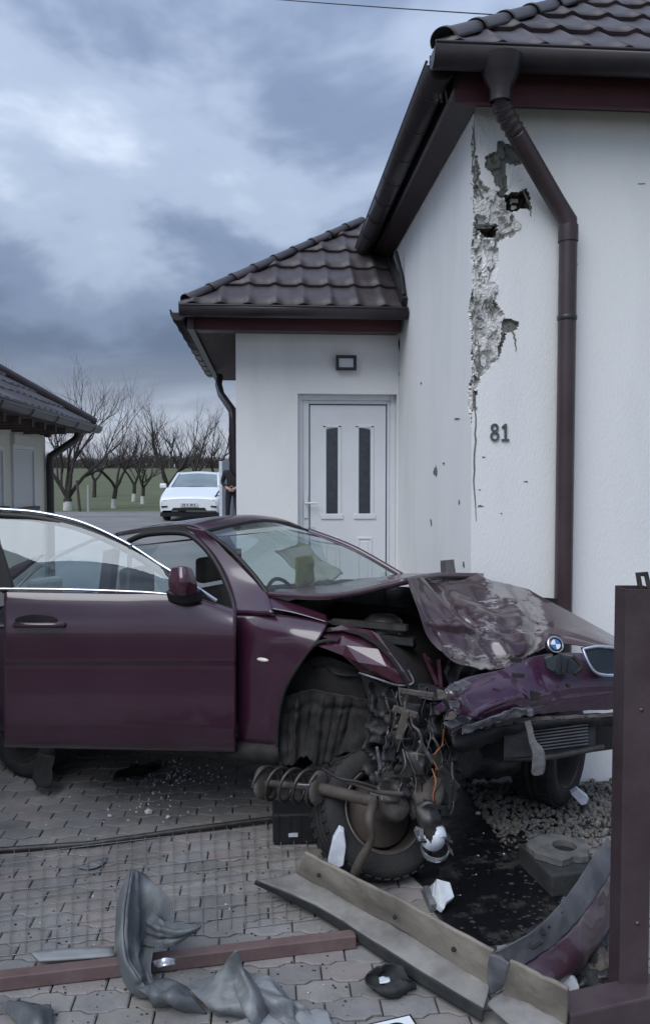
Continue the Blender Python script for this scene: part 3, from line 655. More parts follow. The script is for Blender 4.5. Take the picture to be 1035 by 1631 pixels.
# ---- porch wing (same house)
def make_porch():
    XL = PY(376, 700, YP).x; zf = PY(400, 531, YP).z
    ov = .47; ex, ey = XL-ov, YP-ov; zg = 2+(760-492)/FPX*ey*1.0
    # door opening, in wall coordinates
    dx0, dx1 = PY(474, 700, YP).x, PY(637, 700, YP).x; dz1 = PY(550, 627, YP).z
    dx1 = min(dx1, XC-.015)
    b = MB(); YB = YP+.25
    for lo, hi in (((XL, YP, 0), (dx0, YB, zf+.1)), ((dx0, YP, dz1), (dx1, YB, zf+.1)), ((dx1, YP, 0), (XC-.001, YB, zf+.1)), ((XL, YB, 0), (XL+.25, 12, zf+.1)), ((dx0, YP, 0), (dx1, YB, .3))): b.lohi(lo, hi)
    b.build('porch_wall', 'render_white', house)
    # roof
    tp = .72; c0 = V((ex, ey, zg)); top = 2.1; hip = c0+V((top, top, top*tp))
    b = MB(); dz = V((0, 0, -.03)); b.add([p+dz for p in (c0, V((XC-.005, ey, zg)), V((XC-.005, ey+top, zg+top*tp)), hip if hip.x < XC else c0+V((XC-.005-ex, XC-.005-ex, (XC-.005-ex)*tp)))], [(0, 1, 2, 3)])
    b.add([p+dz for p in (c0, hip, V((ex+top, 12, zg+top*tp)), V((ex, 12, zg)))], [(0, 1, 2, 3)])
    roof = b.build('porch_roof', 'roof_dark', house)
    vd = V((0, 1, tp)).normalized(); nr = V((0, -tp, 1)).normalized()
    slope_tiles(roof, c0+V((0, -.03, -.01)), V((1, 0, 0)), vd, nr, 9, 5, .47, .25, [(c0, V((-1, 1, 0)).normalized()), (V((XC-.06, 0, 0)), V((1, 0, 0)))], 'tile_brown', u0=-.02)
    ridge_caps(roof, c0+V((.03, .03, .07)), c0+V((1.85, 1.85, 1.85*tp+.07)), 9, .064)
    b = MB(); b.bar(V((XC-.03, ey, zg+.06)), V((XC-.03, ey+1.5, zg+1.5*tp+.06)), .05, .09); b.build('wall_flashing', 'gutter_brown', roof)
    gutter('porch_gutter', V((ex-.01, ey-.04, zg-.035)), V((XC-.01, ey-.04, zg-.035)), .07, house)
    gutter('porch_side_gutter', V((ex-.04, ey+.1, zg-.045)), V((ex-.04, 11.5, zg-.045)), .07, house, brackets=9)
    b = MB(); b.lohi((ex+.10, YP-.28, PY(500, 527, YP-.28).z), (XC-.03, YP-.24, PY(500, 500, YP-.28).z)); b.build('porch_fascia', 'fascia_red', house)
    b = MB(); b.lohi((ex+.10, YP-.238, zf-.0), (XC-.03, YP-.003, zf+.02)); b.build('porch_soffit', 'trim_brown', house)
    b = MB(); b.lohi((ex+.105, YP-.003, zf+.005), (XL-.003, 11.5, zf+.032)); b.build('porch_side_soffit', 'soffit_wood', house)
    b = MB(); b.lohi((ex+.04, ey+.12, zf-.03), (ex+.10, 11.5, zf+.17)); b.build('porch_side_fascia', 'gutter_brown', house)
    # side downpipe
    xw = XL-.07; yy = YP+1.2
    pts = [PX(350, 600, xw-.24), PX(348, 612, xw-.24), PX(352, 628, xw-.19), PX(371, 655, xw), PX(373, 670, xw), PX(372, 760, xw)]
    yy = pts[0].y
    pts = [V((p.x, pts[3].y if i > 2 else p.y, p.z)) for i, p in enumerate(pts)]; pts[-1].z = PX(372, 750, xw).z; pts.append(pts[-1]+V((.05, .0, -.06)))
    b = MB(); b.tube(pts, .045, 12); b.build('side_downpipe', 'gutter_brown', house)
    # door
    b = MB(); yf = YP+.10; fw = .055
    for lo, hi in (((dx0, yf, .3), (dx0+fw, yf+.08, dz1)), ((dx1-fw, yf, .3), (dx1, yf+.08, dz1)), ((dx0+fw, yf, dz1-fw), (dx1-fw, yf+.08, dz1))): b.lohi(lo, hi)
    door = b.build('door', 'pvc_white', house, bevel=.006)
    lx0, lx1 = PY(494, 700, yf).x, PY(615, 700, yf).x; lz1 = PY(550, 645, yf).z
    b = MB()
    for lo, hi in (((dx0+fw, yf+.012, .3), (lx0-.012, yf+.07, dz1-fw)), ((lx1+.012, yf+.012, .3), (dx1-fw, yf+.07, dz1-fw)), ((lx0-.012, yf+.012, lz1+.012), (lx1+.012, yf+.07, dz1-fw))): b.lohi(lo, hi)
    b.build('door_frame', 'pvc_white', door, bevel=.008)
    b = MB(); b.lohi((lx0-.012, yf+.055, .3), (lx1+.012, yf+.06, lz1+.012)); b.build('door_gap', 'pvc_gap', door)
    b = MB(); b.lohi((lx0, yf+.02, .32), (lx1, yf+.053, lz1)); b.build('door_leaf', 'pvc_white', door, bevel=.006)
    for (xa, xb) in ((520, 538), (572, 590)):
        X0, X1 = PY(xa, 700, yf).x, PY(xb, 700, yf).x; Z0, Z1 = PY(550, 818, yf).z, PY(550, 686, yf).z
        b = MB(); b.prism([V((X0+(X1-X0)*t, yf+.018, Z1+.03*math.sin(math.pi*(.15+.35*t if xa < 550 else .5+.35*t)))) for t in (0, .25, .5, .75, 1)][::-1]+[V((X0, yf+.018, Z0)), V((X1, yf+.018, Z0))], (0, .006, 0))
        b.build('door_pane', 'dark_glass', door)
        f = MB(); e = .035
        for lo, hi in (((X0-e, yf+.008, Z0-e), (X0-.003, yf+.022, Z1+e+.02)), ((X1+.003, yf+.008, Z0-e), (X1+e, yf+.022, Z1+e+.02)), ((X0-e-.02, yf+.006, Z0-e-.022), (X1+e+.02, yf+.022, Z0-.003)), ((X0-e, yf+.008, Z1+.03), (X1+e, yf+.022, Z1+e+.022))): f.lohi(lo, hi)
        f.build('pane_moulding', 'pvc_white', door, bevel=.006)
        Z2, Z3 = PY(550, 935, yf).z, PY(550, 856, yf).z
        f = MB()
        for lo, hi in (((X0-.02, yf+.010, Z2), (X0, yf+.022, Z3)), ((X1, yf+.010, Z2), (X1+.02, yf+.022, Z3)), ((X0, yf+.010, Z3-.02), (X1, yf+.022, Z3))): f.lohi(lo, hi)
        f.lohi((X0+.02, yf+.014, Z2), (X1-.02, yf+.021, Z3-.045)); f.build('lower_panel', 'pvc_white', door, bevel=.005)
    hp = PY(487, 806, yf); b = MB(); b.lohi(hp+V((-.018, -.006, -.12)), hp+V((.018, .010, .12))); b.tube([hp+V((0, -.005, .03)), hp+V((0, -.045, .03)), hp+V((.11, -.045, .03))], .010, 8); b.build('door_handle', 'pvc_white', door)
    b = MB(); b.lohi((dx0-.15, YP-.45, 0), (XC-.01, YP-.003, .28)); b.build('entrance_step', 'concrete', house)
    # hanging cable beside the porch gutter
    b = MB(); b.tube(spl([PY(641, 505, YP-.03), PY(644, 528, YP-.04), PY(637, 545, YP-.04), PY(640, 570, YP-.03), PY(638, 598, YP-.03)], 20), .018, 8); b.build('loose_pipe', 'black_plastic', house)
    b = MB(); b.tube(spl([PY(630, 400, YP-.25), PY(640, 440, YP-.3), PY(643, 470, YP-.45)], 10), .02, 6); b.build('roof_cable', 'black_plastic', house)
    # lamp
    c = PY(551, 578, YP-.045); lamp = empty('wall_floodlight', c+V((0, .04, 0)), 'small black floodlight fixed above the white front door', 'lamp')
    w, h = .20, .145; b = MB()
    for lo, hi in (((-w/2, -.03, -h/2), (w/2, -.005, -h/2+.028)), ((-w/2, -.03, h/2-.028), (w/2, -.005, h/2)), ((-w/2, -.03, -h/2+.028), (-w/2+.028, -.005, h/2-.028)), ((w/2-.028, -.03, -h/2+.028), (w/2, -.005, h/2-.028)), ((-w/2+.01, -.004, -h/2+.01), (w/2-.01, .04, h/2-.01))): b.lohi(c+V(lo), c+V(hi))
    b.build('lamp_housing', 'black_plastic', lamp)
    b = MB(); b.lohi(c+V((-w/2+.029, -.018, -h/2+.029)), c+V((w/2-.029, -.008, h/2-.029))); b.build('lamp_glass', 'lamp_glass', lamp)
make_porch()

# ================================================================== LEFT HOUSE
def make_left_house():
    XL = -2.95; yc = PX(72, 700, XL).y
    h = empty('left_house', (XL-2, 7, 0), 'cream house with a dark tiled hip roof and shuttered windows across the yard', 'house')
    zt = PX(60, 684, XL).z+.05
    b = MB(); b.lohi((XL-5, 3.0, 0), (XL, yc, zt)); b.build('wall', 'house_cream', h)
    ov = .55; ex = XL+ov; ey = PX(150, 680, ex).y; ze = PX(150, 678, ex).z
    tp = .62; c0 = V((ex, ey, ze)); run = 2.6; hip = c0+V((-run, -run, run*tp))
    # stepped tile courses
    b = MB(); n = 9
    for k in range(n):
        t0, t1 = run*k/n, run*(k+1)/n
        M = 80; lo = []; hi = []; lp = []
        for i in range(M+1):
            y0 = 2.0+(ey-t0-2.0)*i/M; y1 = 2.0+(ey-t1-2.0)*i/M; wv = .018*math.sin(y0*26)
            lo.append(V((ex-t0, y0, ze+t0*tp+.03+wv))); hi.append(V((ex-t1, y1, ze+t1*tp+.004+wv))); lp.append(V((ex-t0, y0, ze+t0*tp-.005+wv)))
        b.grid([lp, lo, hi], smooth=False)
    b.add([c0, hip, V((XL-5, hip.y, hip.z)), V((XL-5.5, ey, ze))], [(0, 1, 2, 3)])
    b.add([V((ex, 2, ze-.01)), V((ex, ey, ze-.01)), V((XL-5, ey, ze-.01)), V((XL-5, 2, ze-.01))], [(0, 1, 2, 3)])
    b.build('roof', 'roof_dark', h)
    b = MB(); b.tube([c0+V((0, 0, .05)), hip+V((0, 0, .05))], .07, 8); b.build('hip_ridge', 'tile_brown', h)
    gutter('gutter', V((ex+.04, 2, ze-.04)), V((ex+.04, ey+.02, ze-.04)), .065, h, brackets=10)
    b = MB(); b.lohi((XL-5, 2, ze-.11), (ex-.03, ey-.03, ze-.02)); b.build('eave_box', 'soffit_wood', h)
    for i in range(9):
        y = 6.2+i*.45; b = MB(); b.lohi((XL-.01, y, ze-.19), (ex-.05, y+.07, ze-.111)); b.build('rafter_end', 'soffit_wood', h)
    pw = XL+.06; pts = [PX(143, 683, pw+.32), PX(140, 697, pw+.30), PX(136, 704, pw+.26), PX(84, 728, pw), PX(76, 742, pw), PX(76, 830, pw)]
    pts = [V((p.x, ey-.15 if i < 3 else yc-.02, p.z)) for i, p in enumerate(pts)]; pts[-1].z = .02
    b = MB(); b.tube(pts, .05, 10); b.build('downpipe', 'gutter_brown', h)
    for (xa, xb) in ((20, 51), (-16, 1)):
        y0, y1 = PX(xa, 750, XL).y, PX(xb, 750, XL).y; z0, z1 = PX(xb, 806, XL).z, PX(xb, 718, XL).z
        b = MB(); e = .05
        for lo, hi in (((XL-.02, y0-e, z0), (XL+.03, y0, z1+e)), ((XL-.02, y1, z0), (XL+.03, y1+e, z1+e)), ((XL-.02, y0, z1), (XL+.03, y1, z1+e))): b.lohi(lo, hi)
        w = b.build('window', 'shutter_white', h)
        for k in range(22):
            za = z0+(z1-z0)*k/22; q = MB(); q.lohi((XL-.015, y0+.002, za+.002), (XL+.010, y1-.002, za+(z1-z0)/22-.004)); q.build('shutter_slat', 'shutter_white', w)
        q = MB(); q.lohi((XL-.02, y0-.08, z0-.05), (XL+.07, y1+.08, z0-.003)); q.build('window_sill', 'concrete', w)
        q = MB(); q.lohi((XL-.02, y0-.06, z1+.05), (XL+.05, y1+.06, z1+.17)); q.build('shutter_box', 'house_cream', w)
    c = PX(76, 692, XL+.1); b = MB(); b.tube([V((XL-.05, c.y, c.z+.02)), c], .02, 8); b.tube([c+V((0, -.06, 0)), c+V((0, .05, 0))], .04, 12); o = b.build('security_camera', 'black_plastic'); tag(o, 'small black camera under the eave of the cream house', 'camera')
make_left_house()

# ================================================================== CRASHED CAR
car = empty('crashed_car', CP(-1, .9, 0), 'wrecked burgundy saloon with torn off front corner and its front door swung open', 'car')
def wheel(parent, c, axis, r=.325, w=.23, tyre_m='rubber', inner=True, rim_m='rim_dirty'):
    wh = MB(); prof = [(r*.66, -w*.5), (r*.72, -w*.53), (r*.88, -w*.55), (r*.965, -w*.47), (r*.995, -w*.36), (r*.985, -w*.20), (r*.985, -w*.18), (r, -w*.17), (r, -w*.02), (r*.985, -w*.012), (r*.985, w*.012), (r, w*.02), (r, w*.17), (r*.985, w*.18), (r*.985, w*.20), (r*.995, w*.36), (r*.965, w*.47), (r*.88, w*.55), (r*.72, w*.53), (r*.66, w*.5), (r*.62, w*.3), (r*.62, -w*.3), (r*.66, -w*.5)]
    wh.lathe(prof, c, axis, 48); t = wh.build('wheel', tyre_m, parent)
    b = MB(); A = V(axis).normalized(); X = A.orthogonal().normalized(); Y = A.cross(X)
    for k in range(40):
        q = 2*math.pi*k/40
        for sgn in (-1, 1):
            p = V(c)+(X*math.cos(q)+Y*math.sin(q))*r*.998+A*(sgn*w*.34); tg = (Y*math.cos(q)-X*math.sin(q))
            b.box(p, (.028, w*.20, .008), (tg, A, (X*math.cos(q)+Y*math.sin(q))))
    o = b.build('tread_blocks', tyre_m, t); o['kind'] = 'stuff'
    b = MB(); b.lathe([(r*.665, w*.49), (r*.64, w*.50), (r*.60, w*.44), (r*.58, w*.2), (r*.55, -w*.1), (r*.3, -w*.13), (r*.12, -w*.05), (.001, -w*.05)], c, axis, 40); b.build('rim', rim_m, t)
    b = MB(); b.lathe([(r*.668, w*.495), (r*.655, w*.525), (r*.635, w*.50)], c, axis, 40); b.build('rim_edge', 'rim_edge' if rim_m == 'rim_dirty' else 'steel_dark', t)
    return t
def make_car():
    # ---- rear body: near flank, sill, boot, far flank (behind the open door)
    st = [(-3.75, .10, .52), (-3.45, .02, .95), (-2.9, 0, 1.0), (-2.2, 0, .99), (-1.5, 0, .97), (-.9, 0, .96), (-.24, 0, .95)]
    b = MB(); rows = []
    for s, ins, zb in st:
        rows.append([CZ(s, .10+ins, .20), CZ(s, .02+ins, .27), CZ(s, .015+ins, .42), CZ(s, ins, .60), CZ(s, .03+ins, zb-.1), CZ(s, .07+ins, zb)])
    b.grid(rows); b.build('flank', 'paint', car, thick=.006)
    b = MB(); rows = []
    for s, ins, zb in st: rows.append([CZ(s, 1.72-ins, .2), CZ(s, 1.80-ins, .4), CZ(s, 1.80-ins, .6), CZ(s, 1.74-ins, zb)])
    b.grid(rows); b.build('far_flank', 'paint', car, thick=.006)
    b = MB(); b.grid([[CZ(s, l, z) for l in (.07, .5, .9, 1.3, 1.74)] for s, z in ((-3.75, .52), (-3.72, .80), (-3.6, 1.0), (-3.1, 1.05), (-2.62, 1.08))]); b.build('boot_lid', 'paint', car, thick=.006)
    b = MB(); b.grid([[CZ(s, l, .20) for l in (.1, .9, 1.72)] for s in (-3.7, -2, -.3)]); b.grid([[CZ(-.25, l, z) for l in (.08, .9, 1.7)] for z in (.2, .55, .9)]); b.grid([[CZ(-2.55, l, z) for l in (.08, .9, 1.7)] for z in (.2, .6, 1.04)]); b.build('floor_pan', 'engine_dark', car)
    # sill: dirty rocker strip
    lo = [(85, 1192), (180, 1193), (280, 1200), (360, 1208), (443, 1218)]
    rows = [[CL(x, y-34, .06) for x, y in lo], [CL(x, y-22, .005) for x, y in lo], [CL(x, y-10, .0) for x, y in lo], [CL(x, y, .03) for x, y in lo], [CL(x, y+2, .14) for x, y in lo]]
    panel('sill', rows, 'liner_brown', car, 30, 10, amp=.006, freq=9)
    # ---- roof and pillars
    rows = []
    for (pn, pc, pf) in (((165, 858), None, None),): pass
    near = [(150, 862), (185, 849), (250, 839), (300, 836), (327, 846)]
    R = []
    for i, (x, y) in enumerate(near):
        p = CL(x, y, .27 if i else .22); s = (p-CO).dot(CH); z = p.z; cz = .035
        R.append([p, CP(s, .55, z+cz*.7), CP(s+.03, .87, z+cz), CP(s+.03, 1.20, z+cz*.5-.02), CP(s, 1.45, z-.07)])
    sh_tl = R[-1][0]; sh_tr = R[-1][4]
    # front edge dips toward the screen
    panel('roof', R, 'paint_dull', car, 20, 16)
    sb = [CL(425, 945, .15), CL(530, 936, .72), CL(640, 917, 1.42)]
    scr = resample([[R[-1][0], R[-1][2]+V((0, 0, .0)), R[-1][4]], [(R[-1][0]+sb[0])*.5+CH*.03+V((0, 0, .02)), (R[-1][2]+sb[1])*.5+CH*.05+V((0, 0, .03)), (R[-1][4]+sb[2])*.5+CH*.03+V((0, 0, .02))], sb], 16, 12)
    b = MB(); b.grid(scr); ws = b.build('windscreen', 'glass_shield', car)
    def edge(pts, r, name, m): q = MB(); q.tube(spl(pts, 14), r, 8); return q.build(name, m, ws)
    edge([scr[0][0], scr[4][0], scr[8][0], scr[11][0]], .014, 'screen_seal', 'cable_black'); edge([scr[0][15], scr[5][15], scr[11][15]], .022, 'screen_seal', 'paint'); edge(scr[0][::3], .012, 'screen_seal', 'cable_black'); edge(scr[11][::3], .014, 'screen_seal', 'cable_black')
    # near A-pillar
    pil = [[CL(296, 838, .27), CL(330, 845, .27)], [CL(322, 862, .25), CL(352, 870, .25)], [CL(346, 892, .20), CL(388, 906, .20)], [CL(366, 935, .12), CL(424, 944, .15)], [CL(376, 978, .03), CL(436, 978, .03)]]
    panel('pillar', pil, 'paint', car, 8, 20, thick=.02)
    op = [CL(205, 862, .26), CL(235, 851, .26), CL(290, 849, .26), CL(318, 864, .24), CL(344, 896, .20), CL(364, 938, .12), CL(374, 975, .04), CL(377, 1050, .02), CL(378, 1150, .02)]
    b = MB(); b.tube(spl(op, 40), .018, 8); b.build('door_seal', 'cable_black', car)
    # B-pillar, C-pillar, rear door window trim
    b = MB(); b.bar(CZ(-1.28, .06, .93), CZ(-1.40, .26, 1.38), .10, .05, up=CI); b.build('door_pillar', 'cable_black', car)
    b = MB(); rowsC = [[CZ(-2.35, .26, 1.36), CZ(-2.05, .27, 1.42)], [CZ(-2.75, .16, 1.15), CZ(-2.45, .14, 1.15)], [CZ(-2.95, .07, 1.0), CZ(-2.45, .05, .97)]]
    panel('rear_pillar', rowsC, 'paint', car, 6, 8, thick=.02)
    b = MB(); b.grid([[CZ(-2.05, .3, 1.43), CZ(-2.05, .87, 1.47), CZ(-2.05, 1.44, 1.40)], [CZ(-2.62, .2, 1.08), CZ(-2.66, .87, 1.09), CZ(-2.62, 1.6, 1.06)]]); b.build('rear_window', 'glass_clear', car)
    b = MB(); b.grid([[CZ(-1.42, .06, .95), CZ(-1.48, .25, 1.39)], [CZ(-2.0, .06, .96), CZ(-1.95, .25, 1.38)], [CZ(-2.44, .06, .97), CZ(-2.25, .2, 1.16)]]); b.build('rear_door_window', 'glass_clear', car)
    tr = [CL(186, 851, .255), CL(150, 860, .25), CL(105, 880, .22), CL(60, 905, .16), CL(28, 935, .08)]
    b = MB(); b.tube(spl(tr, 24), .011, 8); b.build('window_trim', 'chrome', car)
    b = MB(); b.tube([CZ(-2.5, .05, .975), CZ(-1.4, .05, .955)], .010, 8); b.build('belt_trim', 'chrome', car)
    b = MB(); b.grid([[CZ(s, 1.74, .96), CZ(s, 1.47, 1.38)] for s in (-2.3, -1.4, -.6)]); b.build('far_windows', 'glass_clear', car)
    b = MB(); b.bar(CZ(-1.35, 1.73, .95), CZ(-1.42, 1.46, 1.38), .09, .05, up=CI); b.build('far_pillar', 'cable_black', car)
    # ---- interior
    def seat(s, l, m):
        q = MB(); q.grid(resample([[CZ(s-.10+d, l+w*.22, .35) for w in (-1, 0, 1)] if k == 0 else [CZ(s-.10-k*.06+d, l+w*(.25-.02*k), .35+k*.17) for w in (-1, 0, 1)] for k, d in ((0, 0), (1, .05), (2, .04), (3, 0), (4, -.03))], 8, 12)); o = q.build('seat', m, car, thick=.12)
        q = MB(); q.box(CZ(s-.36, l, 1.16), (.10, .26, .19), (CH, CI, V((0, 0, 1)))); q.build('headrest', m, o, bevel=.03)
    seat(-1.05, .50, 'seat_grey'); seat(-1.05, 1.28, 'seat_grey'); seat(-1.95, .50, 'seat_light'); seat(-1.95, 1.28, 'seat_light')
    b = MB(); b.grid(resample([[CZ(-.30, l, .93) for l in (.12, .9, 1.68)], [CZ(-.52, l, .96) for l in (.14, .9, 1.66)], [CZ(-.66, l, .80) for l in (.14, .9, 1.66)]], 10, 8)); b.build('dashboard', 'engine_dark', car)
    ctr = CZ(-.75, 1.28, .86); b = MB(); b.tube([ctr+CI*(.18*math.cos(q))+(V((0, 0, 1))*.93-CH*.36)*(.18*math.sin(q)) for q in [i*math.pi/12 for i in range(25)]], .014, 8); b.build('steering_wheel', 'cable_black', car)
    b = MB(); b.grid(crumple(resample([[CP(-.30, l, z) for l in (.75, .85, .95)] for z in (1.31, 1.42, 1.50)], 8, 8), .03, 9)); b.build('reflective_vest', 'vest_yellow', car, thick=.01)
    b = MB(); b.grid(crumple(resample([[CP(-.62, l, 1.52), CP(-.45, l, 1.36), CP(-.34, l, 1.30)] for l in (1.0, 1.2, 1.4)], 10, 10), .06, 7)); b.build('deflated_airbag', 'seat_light', car, thick=.01)
    b = MB(); b.grid(resample([[CZ(-1.6, l, 1.40+.01*l) for l in (.32, .9, 1.4)], [CZ(-.85, l, 1.38) for l in (.32, .9, 1.4)]], 6, 4)); b.build('headliner', 'seat_grey', car)
    b = MB(); b.box(CZ(-1.25, 1.40, 1.15), (.05, .05, .28), (CH, CI, V((0, 0, 1)))); b.build('seat_belt', 'interior_tan', car)
    # ---- near front wing behind the wheel
    W = [[CL(376, 981, .02), CL(420, 977, .06), CL(470, 983, .08), CL(522, 993, .10)],
         [CL(377, 1010, .0), CL(420, 1008, .0), CL(462, 1012, .0), CL(506, 1022, .02)],
         [CL(378, 1060, -.01), CL(412, 1060, -.015), CL(440, 1062, -.01), CL(474, 1064, .0)],
         [CL(378, 1120, .0), CL(408, 1122, .0), CL(428, 1122, .0), CL(449, 1118, .01)],
         [CL(378, 1165, .01), CL(405, 1166, .01), CL(424, 1166, .01), CL(441, 1160, .02)],
         [CL(380, 1188, .05), CL(405, 1190, .05), CL(424, 1192, .05), CL(441, 1193, .05)]]
    wing = panel('front_wing', W, 'paint', car, 22, 22, amp=.004, freq=6)
    Tp = [[CL(430, 950, .15), CL(470, 962, .16), CL(520, 980, .16)], [CL(415, 968, .06), CL(465, 976, .08), CL(522, 992, .10)]]
    panel('wing_top', Tp, 'paint', car, 14, 6)
    b = MB(); b.lathe([(.001, .012), (.020, .010), (.028, .0), (.028, -.01)], CL(418, 1051, -.016), -CI, 18); o = b.build('side_repeater', 'signal_white', wing)
    o.data.transform(Matrix.Translation(CL(418, 1051, -.012)) @ (Matrix.Scale(.42, 4, (0, 0, 1))) @ Matrix.Scale(1.35, 4, CH) @ Matrix.Translation(-CL(418, 1051, -.012)))
    # lip of the wheel arch
    lip = [CL(441, 1195, .03), CL(443, 1150, .02), CL(452, 1105, .0), CL(472, 1066, .0), CL(503, 1026, .02), CL(540, 1020, .05)]
    b = MB(); b.tube(spl(lip, 24), .010, 8); b.build('arch_lip', 'arch_black', car)
    # crumpled front of the wing
    CW = [[CL(500, 1008, .08), CL(545, 998, .12), CL(590, 1006, .16), CL(602, 1012, .16)],
          [CL(508, 1030, .03), CL(552, 1030, .04), CL(602, 1035, .08), CL(622, 1040, .10)],
          [CL(545, 1045, .02), CL(572, 1055, .0), CL(615, 1062, .05), CL(645, 1070, .10)],
          [CL(572, 1070, .05), CL(600, 1078, .04), CL(632, 1088, .08), CL(656, 1088, .12)]]
    b = MB(); b.grid(crumple(CW, .03, 9, 3.1), smooth=False); b.build('torn_wing', 'paint_clean', car, thick=.003)
    b = MB(); b.add([CL(500, 1010, .07), CL(536, 1022, .03), CL(552, 1008, .10), CL(540, 999, .12), CL(520, 1000, .11)], [(0, 1, 2), (0, 2, 3, 4)]); b.build('bent_edge', 'paint_dull', car, thick=.003)
    b = MB(); b.tube(spl([CL(572, 1072, .03), CL(602, 1082, .02), CL(634, 1092, .06), CL(658, 1088, .11), CL(650, 1068, .10)], 20), .006, 6); b.build('bent_edge', 'torn_metal', car)
    # ---- wheel arch inside
    cA = CP(.42, 0, .78); b = MB(); rows = []
    for lat in (.06, .25, .5, .72):
        rows.append([CP(.40+.42*math.cos(q), lat, .72+.50*math.sin(q)) for q in [math.radians(-40+i*260/20) for i in range(21)]])
    b.grid(rows); b.grid([[CP(x, .71, z) for x in (-.1, .4, .95)] for z in (.35, .8, 1.25)]); b.build('wheel_arch', 'arch_black', car)
    def flap(pts, lat, m='liner_brown', amp=.02, seed=0): panel('arch_liner', [[CL(x, y, lat+(.02*i)) for i, (x, y) in enumerate(r)] for r in pts], m, car, 14, 14, amp=amp, freq=7, seed=seed)
    flap([[(448, 1100), (500, 1085), (545, 1090), (588, 1105)], [(446, 1150), (500, 1145), (545, 1145), (590, 1150)], [(450, 1206), (500, 1206), (548, 1204), (592, 1200)]], .22, 'arch_black', seed=13, amp=.04)
    top = [(445, 1112), (470, 1104), (500, 1100), (530, 1104), (560, 1108), (590, 1116)]; bot = [(445, 1214), (466, 1219), (486, 1204), (508, 1221), (538, 1203), (588, 1200)]
    R_ = resample([[CL(x, y, .06+.02*i) for i, (x, y) in enumerate(top)], [CL((a_[0]+c_[0])/2, (a_[1]+c_[1])/2, .08+.02*i) for i, (a_, c_) in enumerate(zip(top, bot))], [CL(x, y, .05+.025*i) for i, (x, y) in enumerate(bot)]], 70, 30)
    R_ = folds(R_, [(.24, -.1, .26, 1.1, .03, -.05), (.50, .1, .56, 1.1, .03, -.04), (.12, .3, .14, 1.1, .03, .02), (.64, .1, .66, 1.1, .025, .03), (.72, .1, .73, 1.1, .025, -.03), (.82, .1, .80, 1.1, .03, .03), (.38, .0, .40, .9, .04, .02), (.0, .28, 1.0, .22, .06, .02)])
    for q in range(70):
        k_ = .03*noise.noise(V((q*.21, 3, 0)))
        for n_, r in enumerate(R_[-8:]): r[q] = r[q]+V((0, 0, k_*n_/8))
    b = MB(); b.grid(crumple(R_, .02, 7, 1.3)); b.build('arch_liner', 'liner_brown', car, thick=.004)
    flap([[(470, 1065), (510, 1045), (560, 1060), (585, 1080)], [(455, 1100), (500, 1085), (550, 1092), (585, 1105)], [(446, 1115), (480, 1122), (530, 1125), (578, 1132)]], .14, 'arch_black', seed=6)
    flap([[(575, 1075), (600, 1085), (622, 1098)], [(588, 1120), (608, 1128), (630, 1138)], [(606, 1165), (620, 1172), (634, 1178)], [(612, 1226), (622, 1230), (632, 1222)]], .10, 'liner_brown', seed=9)
    flap([[(622, 1095), (660, 1102), (690, 1110)], [(632, 1130), (668, 1140), (700, 1148)], [(640, 1180), (670, 1195), (706, 1200)]], .22, 'engine_dark', seed=11, amp=.05)
    # ---- suspension leg torn out sideways
    A0, A1 = CL(418, 1247, -.10), CL(508, 1256, -.12); ax = (A1-A0).normalized(); side = V((0, 0, 1)); s2 = ax.cross(side).normalized()
    b = MB(); n = 110; b.tube([A0.lerp(A1, i/n)+side*(.082*math.sin(i/n*6.28*4.2))+s2*(.082*math.cos(i/n*6.28*4.2)) for i in range(n+1)], .0095, 8); leg = b.build('coil_spring', 'steel_dark', car)
    for t in (0.02, 1.0):
        q = MB(); c = A0.lerp(A1, t); q.lathe([(.001, -.012), (.06, -.012), (.084, -.004), (.084, .008), (.06, .014), (.001, .014)], c, ax, 24); q.build('spring_seat', 'dusty_metal', leg)
    b = MB(); A2 = CL(600, 1278, -.10); b.tube([A0, A1, A1.lerp(A2, .02), A2], [.018, .018, .029, .029], 14); b.build('strut_tube', 'strut_brown', leg)
    q = MB(); q.tube([CL(475, 1250, -.20), CL(493, 1251, -.20)], .004, 6); q.build('damper_rod', 'chrome', leg)
    # ---- knocked over front wheel with its disc and arms
    wc = DP(598, 1303, 4.02); wc.z = .275
    wax = (-FH*.78 + RT*.34 + V((0, 0, .54))).normalized()
    w = wheel(car, wc, wax, .318, .23, 'rubber_dusty')
    b = MB(); b.lathe([(.001, .085), (.06, .085), (.075, .05), (.165, .05), (.168, .04), (.168, .025), (.001, .02)], wc, wax, 36); b.build('brake_disc', 'rim_dirty', w)
    b = MB(); b.tube(spl([DP(596, 1275, 3.70), DP(588, 1305, 3.62), DP(592, 1335, 3.62), DP(578, 1365, 3.64), DP(564, 1392, 3.66)], 20), [.020+.004*math.sin(i*.5) for i in range(20)], 8); b.build('control_arm', 'strut_brown', car)
    b = MB(); b.tube(spl([DP(548, 1243, 3.66), DP(575, 1252, 3.62), DP(604, 1262, 3.62), DP(640, 1265, 3.66)], 16), .012, 8); b.build('tie_rod', 'strut_brown', car)
    b = MB(); b.tube(spl([DP(514, 1225, 3.7), DP(540, 1240, 3.62), DP(570, 1246, 3.60), DP(600, 1255, 3.60)], 16), .008, 8); b.build('brake_hose', 'cable_black', car)
    hub = DP(628, 1285, 3.78); b = MB(); b.lathe([(.001, .06), (.05, .055), (.07, .02), (.065, -.03), (.09, -.06), (.085, -.12)], hub, (-FH+RT*.5+V((0, 0, .2))), 20); b.build('wheel_hub', 'dusty_metal', car)
